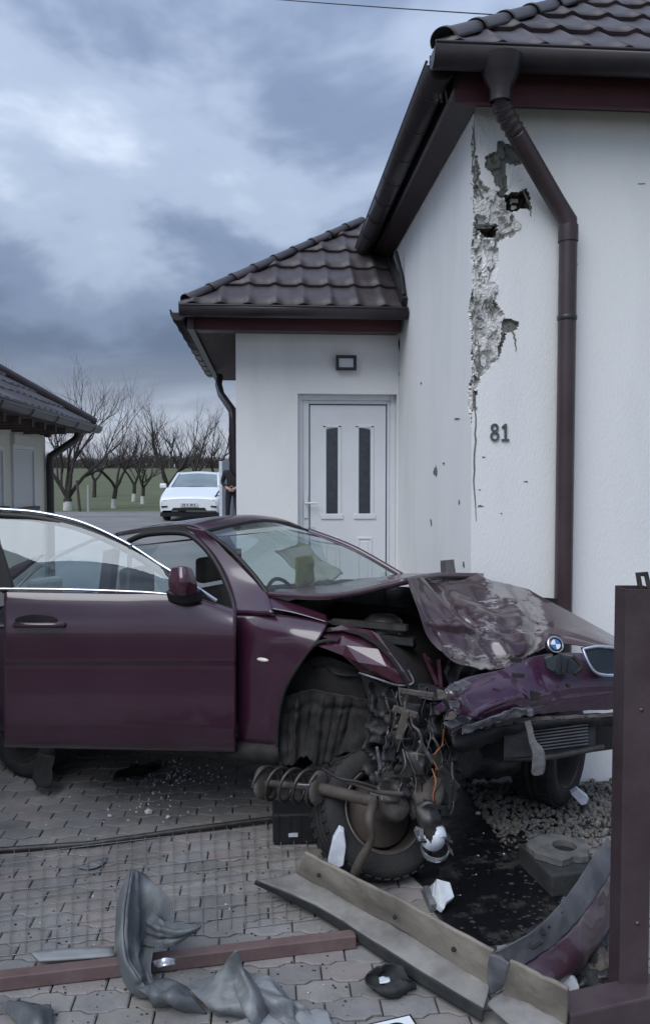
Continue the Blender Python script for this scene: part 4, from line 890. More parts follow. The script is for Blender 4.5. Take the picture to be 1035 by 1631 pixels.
    b = MB(); b.grid(crumple(resample([[DP(600, 1232, 3.85), DP(650, 1238, 3.8), DP(700, 1245, 3.85)], [DP(605, 1262, 3.8), DP(655, 1268, 3.75), DP(698, 1266, 3.8)], [DP(640, 1290, 3.85), DP(670, 1292, 3.8), DP(690, 1288, 3.85)]], 18, 12), .08, 8)); b.build('steering_knuckle', 'dusty_metal', car, thick=.02)
    # ---- engine bay
    b = MB(); b.grid(resample([[CP(.0, l, z) for l in (.12, .6, 1.1, 1.5)] for z in (.35, .8, 1.30)], 6, 6)); b.build('firewall', 'engine_dark', car)
    b = MB(); b.grid(crumple(resample([[CP(s, l, 1.02-.15*s) for l in (.14, .6, 1.1, 1.45)] for s in (.02, .45, .9, 1.1)], 22, 22), .16, 5, 2.0)); b.build('engine', 'engine_dark', car)
    b = MB(); b.grid(crumple(resample([[CP(.92, l, z) for l in (.20, .5, .9, 1.35)] for z in (.42, .7, .98, 1.12)], 26, 18), .10, 6, 5.0)); b.build('radiator_support', 'engine_dark', car)
    b = MB(); b.lathe([(.001, .02), (.07, .015), (.10, -.01), (.12, -.10)], CL(610, 985, .32), V((0, 0, 1)), 20); b.build('strut_tower', 'steel_dark', car)
    b = MB(); b.tube(spl([CL(520, 992, .22), CL(570, 996, .28), CL(620, 1005, .30), CL(660, 1030, .28)], 20), .018, 8); b.build('engine_hose', 'cable_black', car)
    b = MB(); b.bar(CL(530, 990, .18), CL(648, 1000, .20), .035, .03); b.build('inner_wing_rail', 'steel_dark', car)
    b = MB(); b.bar(CL(560, 1010, .20), CL(660, 1022, .24), .05, .04); b.build('inner_wing_rail', 'engine_dark', car)
    b = MB(); b.box(CL(605, 1025, .30), (.16, .1, .07), (CH, CI, V((0, 0, 1)))); b.build('fuse_box', 'black_plastic', car, bevel=.01)
    for (x, y, dx_, dy_) in ((700, 1050, 6, 70), (716, 1060, 8, 60), (676, 1040, 22, 50)):
        b = MB(); b.bar(CL(x, y, .30), CL(x+dx_, y+dy_, .30), .02, .03, up=CI); b.build('bent_brace', 'paint_clean', car)
    b = MB(); b.grid(crumple(resample([[CP(s_, 1.42, z) for s_ in (-.05, .4, .8, 1.15)] for z in (.4, .8, 1.15, 1.26)], 20, 12), .04, 6)); b.build('far_inner_wing', 'engine_dark', car)
    # hood: rear half tented up to the fold, front half hanging down
    cowl = [CL(421, 946, .14), CL(500, 938, .55), CL(575, 927, 1.0), CL(640, 916, 1.42)]
    ridge = [DP(647, 925, 3.92), DP(675, 920, 4.12), DP(705, 916, 4.32), DP(770, 918, 4.66)]
    mid = [CL(530, 951, .13), DP(590, 938, 4.2), DP(640, 926, 4.55), DP(705, 917, 4.95)]
    panel('hood', [cowl, mid, ridge], 'paint_dull', car, 24, 16, thick=.03, amp=.008, freq=4)
    H = [[DP(647, 925, 3.92), DP(705, 916, 4.32), DP(770, 918, 4.66), DP(850, 946, 4.68), DP(920, 982, 4.62), DP(985, 1018, 4.55)],
         [DP(662, 962, 3.88), DP(712, 965, 4.08), DP(785, 972, 4.30), DP(862, 985, 4.42), DP(925, 1002, 4.40), DP(985, 1028, 4.38)],
         [DP(680, 1003, 3.85), DP(722, 1015, 3.92), DP(792, 1018, 4.08), DP(860, 1015, 4.22), DP(910, 1014, 4.25), DP(985, 1034, 4.30)],
         [DP(702, 1034, 3.82), DP(742, 1061, 3.82), DP(806, 1064, 3.95), DP(848, 1042, 4.10), DP(895, 1026, 4.17), DP(985, 1040, 4.25)]]
    nu, nv = 110, 72; R_ = crumple(resample(H, nu, nv), .05, 2.6, 8.3, lambda v, u: max(0, min(1, (.66-u)/.14)))
    R_ = folds(R_, [(.02, .0, .16, .9, .05, .03), (.10, .0, .26, .75, .035, -.028), (.20, .05, .40, .95, .05, .030), (.08, .55, .42, .62, .06, -.030), (.28, .15, .46, .30, .06, .035), (.46, .05, .52, .85, .05, -.034), (.30, .62, .56, .55, .05, .030), (.36, .38, .50, .48, .06, -.035), (.55, .2, .60, .9, .035, .020), (.16, .85, .5, .92, .04, .02), (.62, .55, .95, .72, .10, .012), (.25, .3, .33, .55, .04, .022), (.40, .72, .44, 1.0, .035, -.02)])
    for r in R_[-3:]:
        for q in range(20, 62): r[q] = r[q]+V((0, 0, .012*noise.noise(V((q*.35, 0, 0)))))
    b = MB(); b.grid(R_); hd = b.build('hood_front', 'hood_paint', car, thick=.004, off=0.0)
    def wear(u, v):
        f = lambda cu, cv, ru, rv: max(0, 1-((u-cu)/ru)**2-((v-cv)/rv)**2)
        return min(1, 1.25*f(.50, .12, .16, .22)+1.2*f(.57, .45, .09, .40)+.75*f(.38, .55, .16, .35)+.8*f(.22, .85, .14, .25)+.7*f(.40, .92, .2, .14)+.35*f(.12, .3, .1, .3)+.9*f(.58, .85, .07, .2))
    set_wear(hd, nu, nv, wear)
    # ---- nose panel
    Np = [[DP(708, 1098, 3.74), DP(742, 1078, 3.78), DP(800, 1066, 3.92), DP(850, 1046, 4.06), DP(905, 1040, 4.13), DP(985, 1044, 4.2)],
          [DP(716, 1125, 3.70), DP(750, 1108, 3.72), DP(805, 1098, 3.84), DP(855, 1082, 3.98), DP(910, 1076, 4.05), DP(985, 1078, 4.14)],
          [DP(720, 1152, 3.70), DP(760, 1136, 3.72), DP(812, 1122, 3.82), DP(865, 1110, 3.95), DP(915, 1104, 4.03), DP(985, 1104, 4.12)],
          [DP(718, 1172, 3.74), DP(765, 1158, 3.78), DP(815, 1144, 3.88), DP(872, 1136, 4.0), DP(925, 1132, 4.08), DP(985, 1130, 4.16)]]
    nu, nv = 90, 54; R_ = crumple(resample(Np, nu, nv), .03, 2.2, 1.7, lambda v, u: max(.06, .9-u*1.8))
    R_ = folds(R_, [(.0, .3, .30, .1, .07, .02), (.05, .7, .4, .55, .06, -.018), (.0, .5, .2, .9, .06, .025), (.42, .2, .55, .9, .05, -.008), (.1, .15, .18, .8, .04, -.018), (.6, .75, .95, .62, .08, .012), (.62, .2, .68, .8, .04, .012), (.3, .85, .6, .8, .05, .02)])
    for q in range(nu):
        u = q/(nu-1); k_ = .018*noise.noise(V((q*.3, 2, 0)))*(1 if u < .6 else .2)
        for r in R_[-4:]: r[q] = r[q]+V((0, 0, k_))
    b = MB(); b.grid(R_); nose = b.build('nose_panel', 'nose_paint', car, thick=.004, off=0.0)
    set_wear(nose, nu, nv, lambda u, v: min(1, max(0, .85-u*3.2)+(.95 if v > .80 and .12 < u < .52 else 0)+max(0, .45-abs(u-.64)*8)))
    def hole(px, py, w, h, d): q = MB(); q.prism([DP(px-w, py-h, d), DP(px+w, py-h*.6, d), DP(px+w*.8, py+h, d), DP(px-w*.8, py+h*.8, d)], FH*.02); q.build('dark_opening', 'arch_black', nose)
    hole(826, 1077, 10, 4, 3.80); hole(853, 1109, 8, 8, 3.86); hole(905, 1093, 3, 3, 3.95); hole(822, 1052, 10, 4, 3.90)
    # torn plastic on its left end
    rnd = random.Random(11)
    for k in range(16):
        x, y = rnd.uniform(700, 738), rnd.uniform(1088, 1176); n = rnd.randint(4, 6); D_ = rnd.uniform(3.62, 3.70); tl = rnd.uniform(-.6, .6)
        b = MB(); b.prism([DP(x+math.cos(a)*rnd.uniform(5, 16), y+math.sin(a)*rnd.uniform(4, 10), D_+tl*.03*math.cos(a)) for a in [2*math.pi*i/n for i in range(n)]], FH*.006+V((.002, 0, .002))); b.build('torn_plastic', rnd.choice(('torn_metal', 'dusty_metal', 'nose_paint', 'engine_dark')), car)
    panel('scuffed_edge', [[DP(738, 1158, 3.68), DP(780, 1142, 3.74), DP(815, 1130, 3.80), DP(838, 1128, 3.83)], [DP(735, 1170, 3.70), DP(785, 1153, 3.77), DP(822, 1143, 3.84), DP(842, 1138, 3.86)]], 'torn_metal', car, 26, 8, amp=.02, freq=14)
    # kidney grilles
    def ring(pts, r, name, m, parent): q = MB(); P = spl(pts+[pts[0]], 48); q.tube(P, r, 8, cap=False); return q.build(name, m, parent)
    k1 = [DP(928, 1034, 4.06), DP(955, 1030, 4.06), DP(984, 1036, 4.07), DP(990, 1060, 4.05), DP(982, 1075, 4.03), DP(952, 1073, 4.02), DP(938, 1058, 4.03)]
    kr = ring(k1, .009, 'kidney_grille', 'chrome', car)
    q = MB(); q.prism([p+FH*.01 for p in k1], FH*.03); q.build('grille_insert', 'kidney_teal', kr)
    k2 = [DP(868, 1050, 4.0), DP(890, 1042, 4.0), DP(912, 1046, 4.0), DP(926, 1062, 3.98), DP(914, 1074, 3.97), DP(888, 1074, 3.97), DP(872, 1064, 3.98)]
    q = MB(); q.prism(k2, FH*.03); g2 = q.build('kidney_grille', 'kidney_teal', car)
    q = MB(); q.tube(spl(k2[2:5], 12), .012, 8); q.build('grille_rim', 'arch_black', g2)
    for t in (.3, .5, .7):
        q = MB(); q.bar(DP(876+44*t, 1049, 3.985), DP(872+46*t, 1071, 3.96), .006, .012, up=FH); q.build('grille_slat', 'arch_black', g2)
    # round badge: black ring, blue and white quarters
    bc = DP(884, 1027, 4.02); bn = (CAM-bc).normalized()*.75+CH*.5+V((0, 0, .35)); bn.normalize(); bx = bn.cross(V((0, 0, 1))).normalized(); by = bx.cross(bn)
    bx, by = -bx, -by if by.z < 0 else by
    q = MB(); q.lathe([(.001, .004), (.040, .004), (.043, 0), (.043, -.03)], bc, bn, 32); bd = q.build('badge', 'emblem_black', car)
    q = MB(); q.lathe([(.038, .005), (.043, .007), (.044, .0)], bc, bn, 32); q.build('badge_ring', 'chrome', bd)
    for k in range(4):
        q = MB(); q.add([bc+bn*.006]+[bc+bn*.006+(bx*math.cos(a)+by*math.sin(a))*.026 for a in [math.pi/2*(k+i/8) for i in range(9)]], [tuple(range(10))]); q.build('badge_quarter', 'emblem_white' if k % 2 else 'emblem_blue', bd)
    # ---- under the nose
    panel('bumper_carrier', [[DP(718, 1170, 3.80), DP(800, 1150, 3.95), DP(880, 1140, 4.05), DP(985, 1136, 4.2)], [DP(722, 1190, 3.78), DP(800, 1165, 3.92), DP(880, 1152, 4.02), DP(985, 1146, 4.18)], [DP(735, 1200, 3.9), DP(805, 1178, 4.05), DP(885, 1164, 4.15), DP(985, 1156, 4.3)]], 'engine_dark', car, 30, 12, amp=.02, freq=9)
    panel('torn_foam', [[DP(745, 1160, 3.86), DP(800, 1146, 3.94), DP(880, 1141, 4.03), DP(985, 1137, 4.17)], [DP(748, 1170, 3.85), DP(802, 1156, 3.93), DP(882, 1147, 4.02), DP(985, 1142, 4.16)]], 'dusty_metal', car, 40, 6, amp=.025, freq=16)
    b = MB(); b.grid(resample([[DP(740, 1165, 4.25), DP(860, 1150, 4.35), DP(990, 1140, 4.5)], [DP(735, 1215, 4.2), DP(850, 1210, 4.3), DP(990, 1192, 4.45)]], 8, 6)); b.build('undertray', 'arch_black', car)
    q = MB(); q.grid(resample([[DP(803, 1162, 4.05), DP(870, 1156, 4.10), DP(948, 1150, 4.2)], [DP(806, 1205, 4.02), DP(872, 1205, 4.06), DP(948, 1190, 4.16)]], 10, 5)); rad = q.build('radiator', 'engine_dark', car)
    for k in range(7):
        t = (k+.5)/7; q = MB(); q.tube([DP(822, 1166+36*t, 4.0), DP(936, 1155+36*t-3, 4.12)], .0045, 6); q.build('radiator_fin', 'bumper_grey', rad)
    b = MB(); b.tube(spl([DP(800, 1208, 4.0), DP(870, 1207, 4.02), DP(960, 1190, 4.14)], 12), .016, 8); b.build('radiator_frame', 'steel_dark', car)
    q = MB(); q.prism([DP(803, 1165, 3.99), DP(850, 1160, 4.0), DP(848, 1205, 3.98), DP(802, 1208, 3.97)], FH*.03); q.build('duct', 'engine_dark', car)
    panel('hanging_strip', [[DP(836, 1150, 3.88), DP(846, 1148, 3.88)], [DP(842, 1180, 3.86), DP(853, 1178, 3.86)], [DP(848, 1200, 3.84), DP(866, 1196, 3.84)], [DP(846, 1228, 3.83), DP(868, 1226, 3.84)], [DP(850, 1236, 3.83), DP(862, 1234, 3.84)]], 'rag_grey', car, 6, 18, amp=.02, freq=12)
    panel('subframe', [[DP(700, 1180, 4.2), DP(760, 1190, 4.3), DP(830, 1180, 4.4)], [DP(705, 1225, 4.1), DP(765, 1226, 4.2), DP(830, 1215, 4.3)], [DP(715, 1240, 4.4), DP(765, 1240, 4.5), DP(830, 1225, 4.6)]], 'engine_dark', car, 20, 12, amp=.06, freq=7)
    # far front wheel against the wall, and rear wheel
    fc = DP(874, 1200, 4.76); fc.z = .362; wheel(car, fc, (RT*.80-FH*.60), .322, .245, rim_m='arch_black')
    rc = CP(-2.02, .14, .318); wheel(car, rc, -CI, .318, .22, 'rubber_dusty', rim_m='arch_black')
    panel('mud_flap', [[CL(62, 1200, -.02), CL(88, 1205, -.02)], [CL(52, 1238, -.05), CL(84, 1222, -.05)], [CL(60, 1255, -.12), CL(80, 1252, -.12)]], 'liner_brown', car, 6, 10, amp=.02, freq=12)
    # dark crumpled backing for the crushed corner, added so its gaps read as shade
    b = MB(); b.grid(crumple(resample([[DP(590, 1085, 3.98), DP(640, 1090, 3.95), DP(700, 1095, 3.95), DP(728, 1105, 4.0)], [DP(585, 1160, 3.98), DP(640, 1165, 3.92), DP(700, 1170, 3.92), DP(725, 1175, 4.0)], [DP(580, 1225, 4.0), DP(640, 1235, 3.92), DP(690, 1240, 3.92), DP(722, 1240, 4.0)], [DP(600, 1262, 4.05), DP(645, 1280, 3.98), DP(690, 1282, 3.98), DP(712, 1275, 4.05)]], 40, 40), .16, 9, 4.4)); b.build('dark_gap_backing', 'engine_dark', car)
    # ---- wires, brackets and broken stays hanging at the corner
    rnd = random.Random(21)
    for k in range(30):
        x, y = rnd.uniform(612, 722), rnd.uniform(1090, 1215); D = rnd.uniform(3.62, 3.92)
        pts = [DP(x, y, D)]
        for i in range(5):
            x += rnd.uniform(-9, 10); y += rnd.uniform(6, 24); pts.append(DP(min(x, 735), min(y, 1300), D+rnd.uniform(-.05, .05)))
        b = MB(); b.tube(spl(pts, 20), rnd.choice((.003, .004, .006)), 6); b.build('loose_wire', rnd.choice(('cable_black', 'wire_grey', 'cable_black', 'dusty_metal', 'cable_orange' if k == 7 else 'wire_grey')), car)
    for k in range(40):
        x, y = rnd.uniform(605, 718), rnd.uniform(1090, 1265); D = rnd.uniform(3.70, 3.98); w, h = rnd.uniform(10, 30), rnd.uniform(14, 46)
        b = MB(); b.grid(crumple(resample([[DP(x-w/2, y-h/2, D), DP(x+w/2, y-h/2+rnd.uniform(-6, 6), D+.03)], [DP(x-w/2+rnd.uniform(-8, 8), y+h/2, D-.02), DP(x+w/2+rnd.uniform(-8, 8), y+h/2, D)]], 7, 7), .06, 11, k)); b.build('broken_bracket', rnd.choice(('liner_brown', 'engine_dark', 'steel_dark', 'steel_dark', 'liner_brown', 'engine_dark')), car, thick=.006)
    for (x0, y0, x1, y1, wd, m) in ((626, 1128, 664, 1140, .03, 'dusty_metal'), (646, 1132, 636, 1178, .035, 'dusty_metal'), (668, 1180, 690, 1215, .018, 'torn_metal'), (692, 1200, 722, 1278, .035, 'liner_brown'), (600, 1190, 606, 1226, .014, 'torn_metal'), (700, 1222, 730, 1256, .03, 'steel_dark'), (636, 1100, 690, 1108, .025, 'dusty_metal'), (718, 1250, 716, 1290, .014, 'liner_brown')):
        b = MB(); b.bar(DP(x0, y0, 3.66), DP(x1, y1, 3.68), wd, .014, up=FH); b.build('broken_stay', m, car, bevel=.004)
    # headlamp hanging on its wires
    hl = DP(690, 1332, 3.66); b = MB(); b.lathe([(.001, .075), (.03, .068), (.052, .04), (.062, 0), (.066, -.01)], hl, (-FH+RT*.3+V((0, 0, .6))), 24); lamp = b.build('hanging_headlamp', 'plastic_white', car)
    b = MB(); b.grid(crumple(resample([[DP(664, 1284, 3.66), DP(682, 1278, 3.64), DP(695, 1284, 3.66)], [DP(668, 1305, 3.64), DP(685, 1305, 3.60), DP(700, 1310, 3.64)], [DP(668, 1330, 3.66), DP(690, 1345, 3.62), DP(716, 1335, 3.66)]], 12, 12), .03, 12)); b.build('lamp_housing', 'steel_dark', lamp, thick=.01)
    b = MB(); b.lathe([(.066, -.03), (.07, -.01), (.062, .0)], hl+V((.01, 0, -.05)), (-FH*.5+V((0, 0, 1))), 20); b.build('lamp_reflector', 'reflector', lamp)
    b = MB(); b.tube([DP(664, 1340, 3.62), DP(715, 1338, 3.62)], .010, 8); b.build('lamp_bracket', 'black_plastic', lamp)
    for (x, y, x2, y2) in ((668, 1318, 666, 1340), (704, 1330, 722, 1342), (716, 1350, 720, 1362), (672, 1282, 688, 1280)):
        b = MB(); dx3, dy3 = x2-x, y2-y; b.prism([DP(x-dy3*.25, y+dx3*.2, 3.60), DP(x+dx3*.4-dy3*.35, y+dy3*.3, 3.58), DP(x2, y2, 3.60), DP(x2-dx3*.3+dy3*.3, y2+3, 3.62), DP(x+dy3*.3, y+4, 3.61)], FH*.008); b.build('lamp_shard', 'reflector', lamp)
    for (x, xx) in ((688, 690), (696, 692)):
        b = MB(); b.tube(spl([DP(x, 1225, 3.7), DP(x+6, 1245, 3.66), DP(xx, 1265, 3.66), DP(xx, 1284, 3.66)], 12), .0035, 6); b.build('lamp_wire', 'cable_orange' if x < 690 else 'cable_black', lamp)
    # ---- the open front door
    DD = 4.14
    def D3(x, y, o=0.0): return hitp(x, y, FH*(DD+o), FH)
    cols = [(8, 0), (95, 1), (190, 2), (285, 3), (376, 4)]
    prof = [(944, .035), (958, .012), (1005, -.02), (1048, -.018), (1062, -.006), (1110, .0), (1146, .012), (1156, .020), (1178, .045), (1186, .075)]
    rows = []
    for y, o in prof: rows.append([D3(x+(0 if 0 < i < 4 else 0), y+(10 if i == 4 and y < 960 else 0)+(2*i if y > 1140 else 1.5*i if y < 990 else 0), o) for x, i in cols])
    rows[0][-1] = D3(374, 975, .05); rows[1][-1] = D3(376, 980, .02)
    door = panel('front_door', rows, 'paint', car, 40, 40, thick=.03)
    b = MB(); bl = [D3(-12, 938, .02), D3(100, 939, .02), D3(220, 943, .02), D3(270, 947, .02)]; b.tube(spl(bl, 14), .007, 8); b.build('belt_trim', 'chrome', door)
    b = MB(); b.tube([D3(314, 936, .03), D3(345, 957, .03)], .010, 8); b.build('belt_trim', 'chrome', door)
    fr = [D3(-40, 806, .19), D3(0, 811, .19), D3(60, 816, .185), D3(130, 832, .17), D3(200, 864, .13), D3(250, 896, .09), D3(276, 912, .06), D3(318, 938, .035)]
    b = MB(); b.tube(spl(fr, 40), .009, 8); b.build('frame_trim', 'chrome', door)
    fi = [p-V((0, 0, .034)) for p in fr[:-1]]; b = MB(); b.tube(spl(fi, 40), .022, 8); b.build('window_frame', 'cable_black', door)
    b = MB(); b.bar(D3(-26, 812, .19), D3(12, 940, .03), .07, .03, up=FH); b.build('frame_pillar', 'cable_black', door)
    gr = []
    for i, t in enumerate([k/9 for k in range(10)]):
        x = -20+t*290; yt = 812+ (max(0, x)/276)**2*96; ot = .185-.125*(max(0, x)/276)**1.5
        gr.append([D3(x, yt+8, ot), D3(x, (yt+938)/2+6, (ot+.03)/2-.012), D3(x, 942+max(0, x)*.012, .03)])
    b = MB(); b.grid(resample(gr, 6, 20)); b.build('door_glass', 'glass_clear', door)
    b = MB(); b.bar(D3(208, 868, .12), D3(203, 944, .04), .022, .02, up=FH); b.build('quarter_bar', 'cable_black', door)
    m0 = [[D3(276, 906, -.02), D3(290, 904, -.06), D3(302, 908, -.02)], [D3(272, 925, -.03), D3(290, 925, -.10), D3(310, 928, -.04)], [D3(274, 944, -.02), D3(290, 948, -.08), D3(312, 944, -.02)]]
    mir = panel('door_mirror', m0, 'paint_clean', door, 14, 14, thick=.03)
    panel('mirror_foot', [[D3(272, 940, -.05), D3(295, 942, -.06), D3(318, 938, .0)], [D3(276, 955, -.02), D3(295, 957, -.03), D3(316, 956, .02)]], 'cable_black', mir, 10, 8, thick=.03) if False else None
    b = MB(); b.grid(resample([[D3(270, 938, -.02), D3(292, 944, -.05), D3(316, 938, .01)], [D3(274, 952, .01), D3(294, 957, -.02), D3(318, 956, .02)]], 10, 6)); b.build('mirror_foot', 'black_plastic', mir, thick=.03)
    # handle with its dark recess
    q = MB(); P = [D3(44+34*math.cos(a)+14, 988+9*math.sin(a), -.0225) for a in [i*math.pi/12 for i in range(24)]]; q.add(P, [tuple(range(24))]); hc = q.build('handle_recess', 'arch_black', door, thick=.008)
    q = MB(); q.tube(spl([D3(22, 996, -.03), D3(36, 996, -.055), D3(64, 996, -.060), D3(90, 996, -.055), D3(104, 996, -.03)], 20), [.008]+[.015]*18+[.008], 10); q.build('door_handle', 'paint', door)
    q = MB(); q.lathe([(.001, .004), (.009, .003), (.011, 0), (.011, -.01)], D3(30, 996, -.056), -FH, 14); q.build('door_lock', 'chrome', door)
    b = MB(); b.grid(resample([[D3(10, 958, .10), D3(190, 960, .10), D3(370, 982, .10)], [D3(12, 1180, .11), D3(190, 1180, .11), D3(372, 1184, .11)]], 6, 6)); b.build('door_inner_trim', 'seat_grey', door)
def worn_paint(name, base, dust, chalk, seed):
    # burgundy lacquer; a painted-in 'wear' attribute says where it was scraped to primer and rubbed with plaster
    mat(name, base, .30, coat=.9); m = MATS[name]; t = m.node_tree; p = t.nodes['Principled BSDF']
    c = t.nodes.new('ShaderNodeTexCoord'); a = t.nodes.new('ShaderNodeAttribute'); a.attribute_name = 'wear'
    def noi(sc, det, st=(1, 1, 1), ro=.6):
        mm = t.nodes.new('ShaderNodeMapping'); mm.inputs['Scale'].default_value = st; mm.inputs['Location'].default_value = (seed, seed, 0); t.links.new(c.outputs['Object'], mm.inputs[0])
        n = t.nodes.new('ShaderNodeTexNoise'); n.inputs['Scale'].default_value = sc; n.inputs['Detail'].default_value = det; n.inputs['Roughness'].default_value = ro; t.links.new(mm.outputs[0], n.inputs['Vector']); return n.outputs['Fac']
    def ma(op, x, y):
        n = t.nodes.new('ShaderNodeMath'); n.operation = op; n.use_clamp = op in ('SUBTRACT',)
        for k, q in enumerate((x, y)):
            if isinstance(q, (int, float)): n.inputs[k].default_value = q
            else: t.links.new(q, n.inputs[k])
        return n.outputs[0]
    def ramp(x, lo, hi):
        r = t.nodes.new('ShaderNodeMapRange'); r.inputs[1].default_value = lo; r.inputs[2].default_value = hi; t.links.new(x, r.inputs[0]); return r.outputs[0]
    def mix(f, x, y):
        n = t.nodes.new('ShaderNodeMixRGB'); t.links.new(f, n.inputs[0])
        for k, q in ((1, x), (2, y)):
            if isinstance(q, tuple): n.inputs[k].default_value = (*q, 1)
            else: t.links.new(q, n.inputs[k])
        return n.outputs[0]
    dustf = ma('MULTIPLY', ramp(noi(3, 8), .36, .68), .62)
    col = mix(dustf, base, dust)
    wearsum = ma('ADD', ma('MULTIPLY', a.outputs['Fac'], .42), noi(11, 12, (1, 1, 1.6), .7))
    chalkf = ramp(wearsum, .80, .88)
    scr = ramp(ma('ADD', ma('MULTIPLY', a.outputs['Fac'], .30), noi(22, 3, (.25, 1, 2.5))), .80, .84)
    col = mix(ma('MAXIMUM', chalkf, scr), col, chalk)
    t.links.new(col, p.inputs['Base Color'])
    t.links.new(ramp(ma('MAXIMUM', chalkf, dustf), -.2, 1.0), p.inputs['Roughness'])
    t.links.new(ma('SUBTRACT', .9, chalkf), p.inputs['Coat Weight'])
    b = t.nodes.new('ShaderNodeBump'); b.inputs['Strength'].default_value = .5; b.inputs['Distance'].default_value = .004; t.links.new(chalkf, b.inputs['Height']); t.links.new(b.outputs[0], p.inputs['Normal'])
worn_paint('hood_paint', (.040, .014, .023), (.078, .054, .058), (.25, .23, .225), 1.0)
worn_paint('nose_paint', (.048, .015, .040), (.088, .060, .086), (.33, .31, .35), 5.0)
make_car()

# ================================================================== FENCE POST, BEAMS, RAILS
def make_gate():
    p = empty('gate_post', G(1002, 1575, 0), 'upright square brown steel gate post beside the wrecked car', 'post')
    D = 2.96; x0, x1 = 976, 1029
    base = DP(1001, 1500, D); w = .108
    X = RT; Y = FH; c = V((base.x, base.y, 0)); zt = DP(1002, 932, D).z
    b = MB(); n = 16; t = .004
    o_ = [(-w/2, -w/2), (w/2, -w/2), (w/2, w/2), (-w/2, w/2)]
    b.box(c+V((0, 0, zt/2)), (w, w, zt), (X, Y, V((0, 0, 1)))); b.f.pop(1); b.m.pop(1); b.sm.pop(1)
    b.build('post_tube', 'gate_brown', p, thick=.004, bevel=.006)
    # bracket on top
    bp = c+V((0, 0, zt))+X*.035; q = MB()
    A = [bp+X*a+V((0, 0, z)) for a, z in ((-.022, -.02), (-.035, .055), (.010, .058), (.030, -.02))]
    B = [bp+X*a+V((0, 0, z)) for a, z in ((-.006, -.01), (-.016, .042), (-.002, .040), (.010, -.01))]
    q.add(A+B, [(0, 1, 5, 4), (1, 2, 6, 5), (2, 3, 7, 6), (3, 0, 4, 7)]); q.build('top_bracket', 'steel_dark', p, thick=.006)
    for zz in (.35, 1.15):
        q = MB(); q.lathe([(.001, .006), (.006, .004), (.008, 0)], c-Y*(w/2)+X*.01+V((0, 0, zz)), -Y, 10); q.build('rivet', 'steel_dark', p)
    # mesh panel fixed to the post
    m = empty('fence_mesh', c+X*.1, 'dark welded wire mesh standing right of the brown gate post', 'fence')
    for k in range(9):
        q = MB(); z = .18+k*.155; q.tube([c+X*(w/2+.001)+V((0, 0, z)), c+X*.75+Y*.08+V((0, 0, z))], .0028, 6); q.build('wire', 'wire_grey', m)
    for k in range(9):
        q = MB(); a = w/2+.012+k*.07; q.tube([c+X*a+V((0, 0, .1)), c+X*a+V((0, 0, 1.46))], .0022, 6); q.build('wire', 'wire_grey', m)
    # fallen brown beam at the foot of the post
    a0, a1 = G(880, 1612, .06), G(1060, 1572, .06); d = (a1-a0).normalized(); nn = V((0, 0, 1)).cross(d)
    q = MB(); q.bar(a0-nn*.05, a1+d*.8-nn*.05, .12, .12); o = q.build('fallen_beam', 'gate_brown', bevel=.008); tag(o, 'thick square brown steel beam lying across the foot of the gate post', 'beam')
    # long thin rail
    a0, a1 = G(-60, 1570, .03), G(565, 1496, .03); q = MB(); q.bar(a0, a1, .055, .055); o = q.build('fallen_rail', 'rail_brown', bevel=.004); tag(o, 'long thin reddish brown rail lying on the pavers behind the grey arch liner', 'rail')
    q = MB(); q.tube([G(-50, 1358, .02), G(140, 1345, .02), G(300, 1322, .025), G(420, 1306, .03), G(505, 1298, .03)], .016, 8)
    fm = tag(q.build('flattened_mesh', 'steel_dark'), 'flattened wire mesh panel with a dark edge bar lying under the car door', 'fence panel')
    e0, e1 = G(-50, 1358, .02), G(505, 1298, .02); f0, f1 = G(-60, 1530, .008), G(520, 1462, .008); q = MB()
    for k in range(26):
        t = k/25; j = V((noise.noise(V((k, 0, 0)))*.02, 0, 0)); q.tube([e0.lerp(e1, t)+j, e0.lerp(e1, t).lerp(f0.lerp(f1, t), .5)+V((0, 0, .01)), f0.lerp(f1, t)-j], .0019, 5)
    for k in range(1, 12):
        t = k/11; q.tube([e0.lerp(f0, t), e0.lerp(f0, t).lerp(e1.lerp(f1, t), .5)+V((0, 0, .012*math.sin(k))), e1.lerp(f1, t)], .0019, 5)
    o = q.build('mesh_wires', 'galvanised', fm); o['kind'] = 'stuff'
    q = MB(); q.grid(resample([[G(48, 1520, .035), G(110, 1514, .04), G(182, 1512, .035)], [G(62, 1534, .03), G(115, 1531, .03), G(182, 1526, .03)]], 10, 4)); o = q.build('plastic_strip', 'sheet_pale', thick=.01); tag(o, 'pale flat plastic strip lying against the thin brown rail', 'plastic strip')
make_gate()

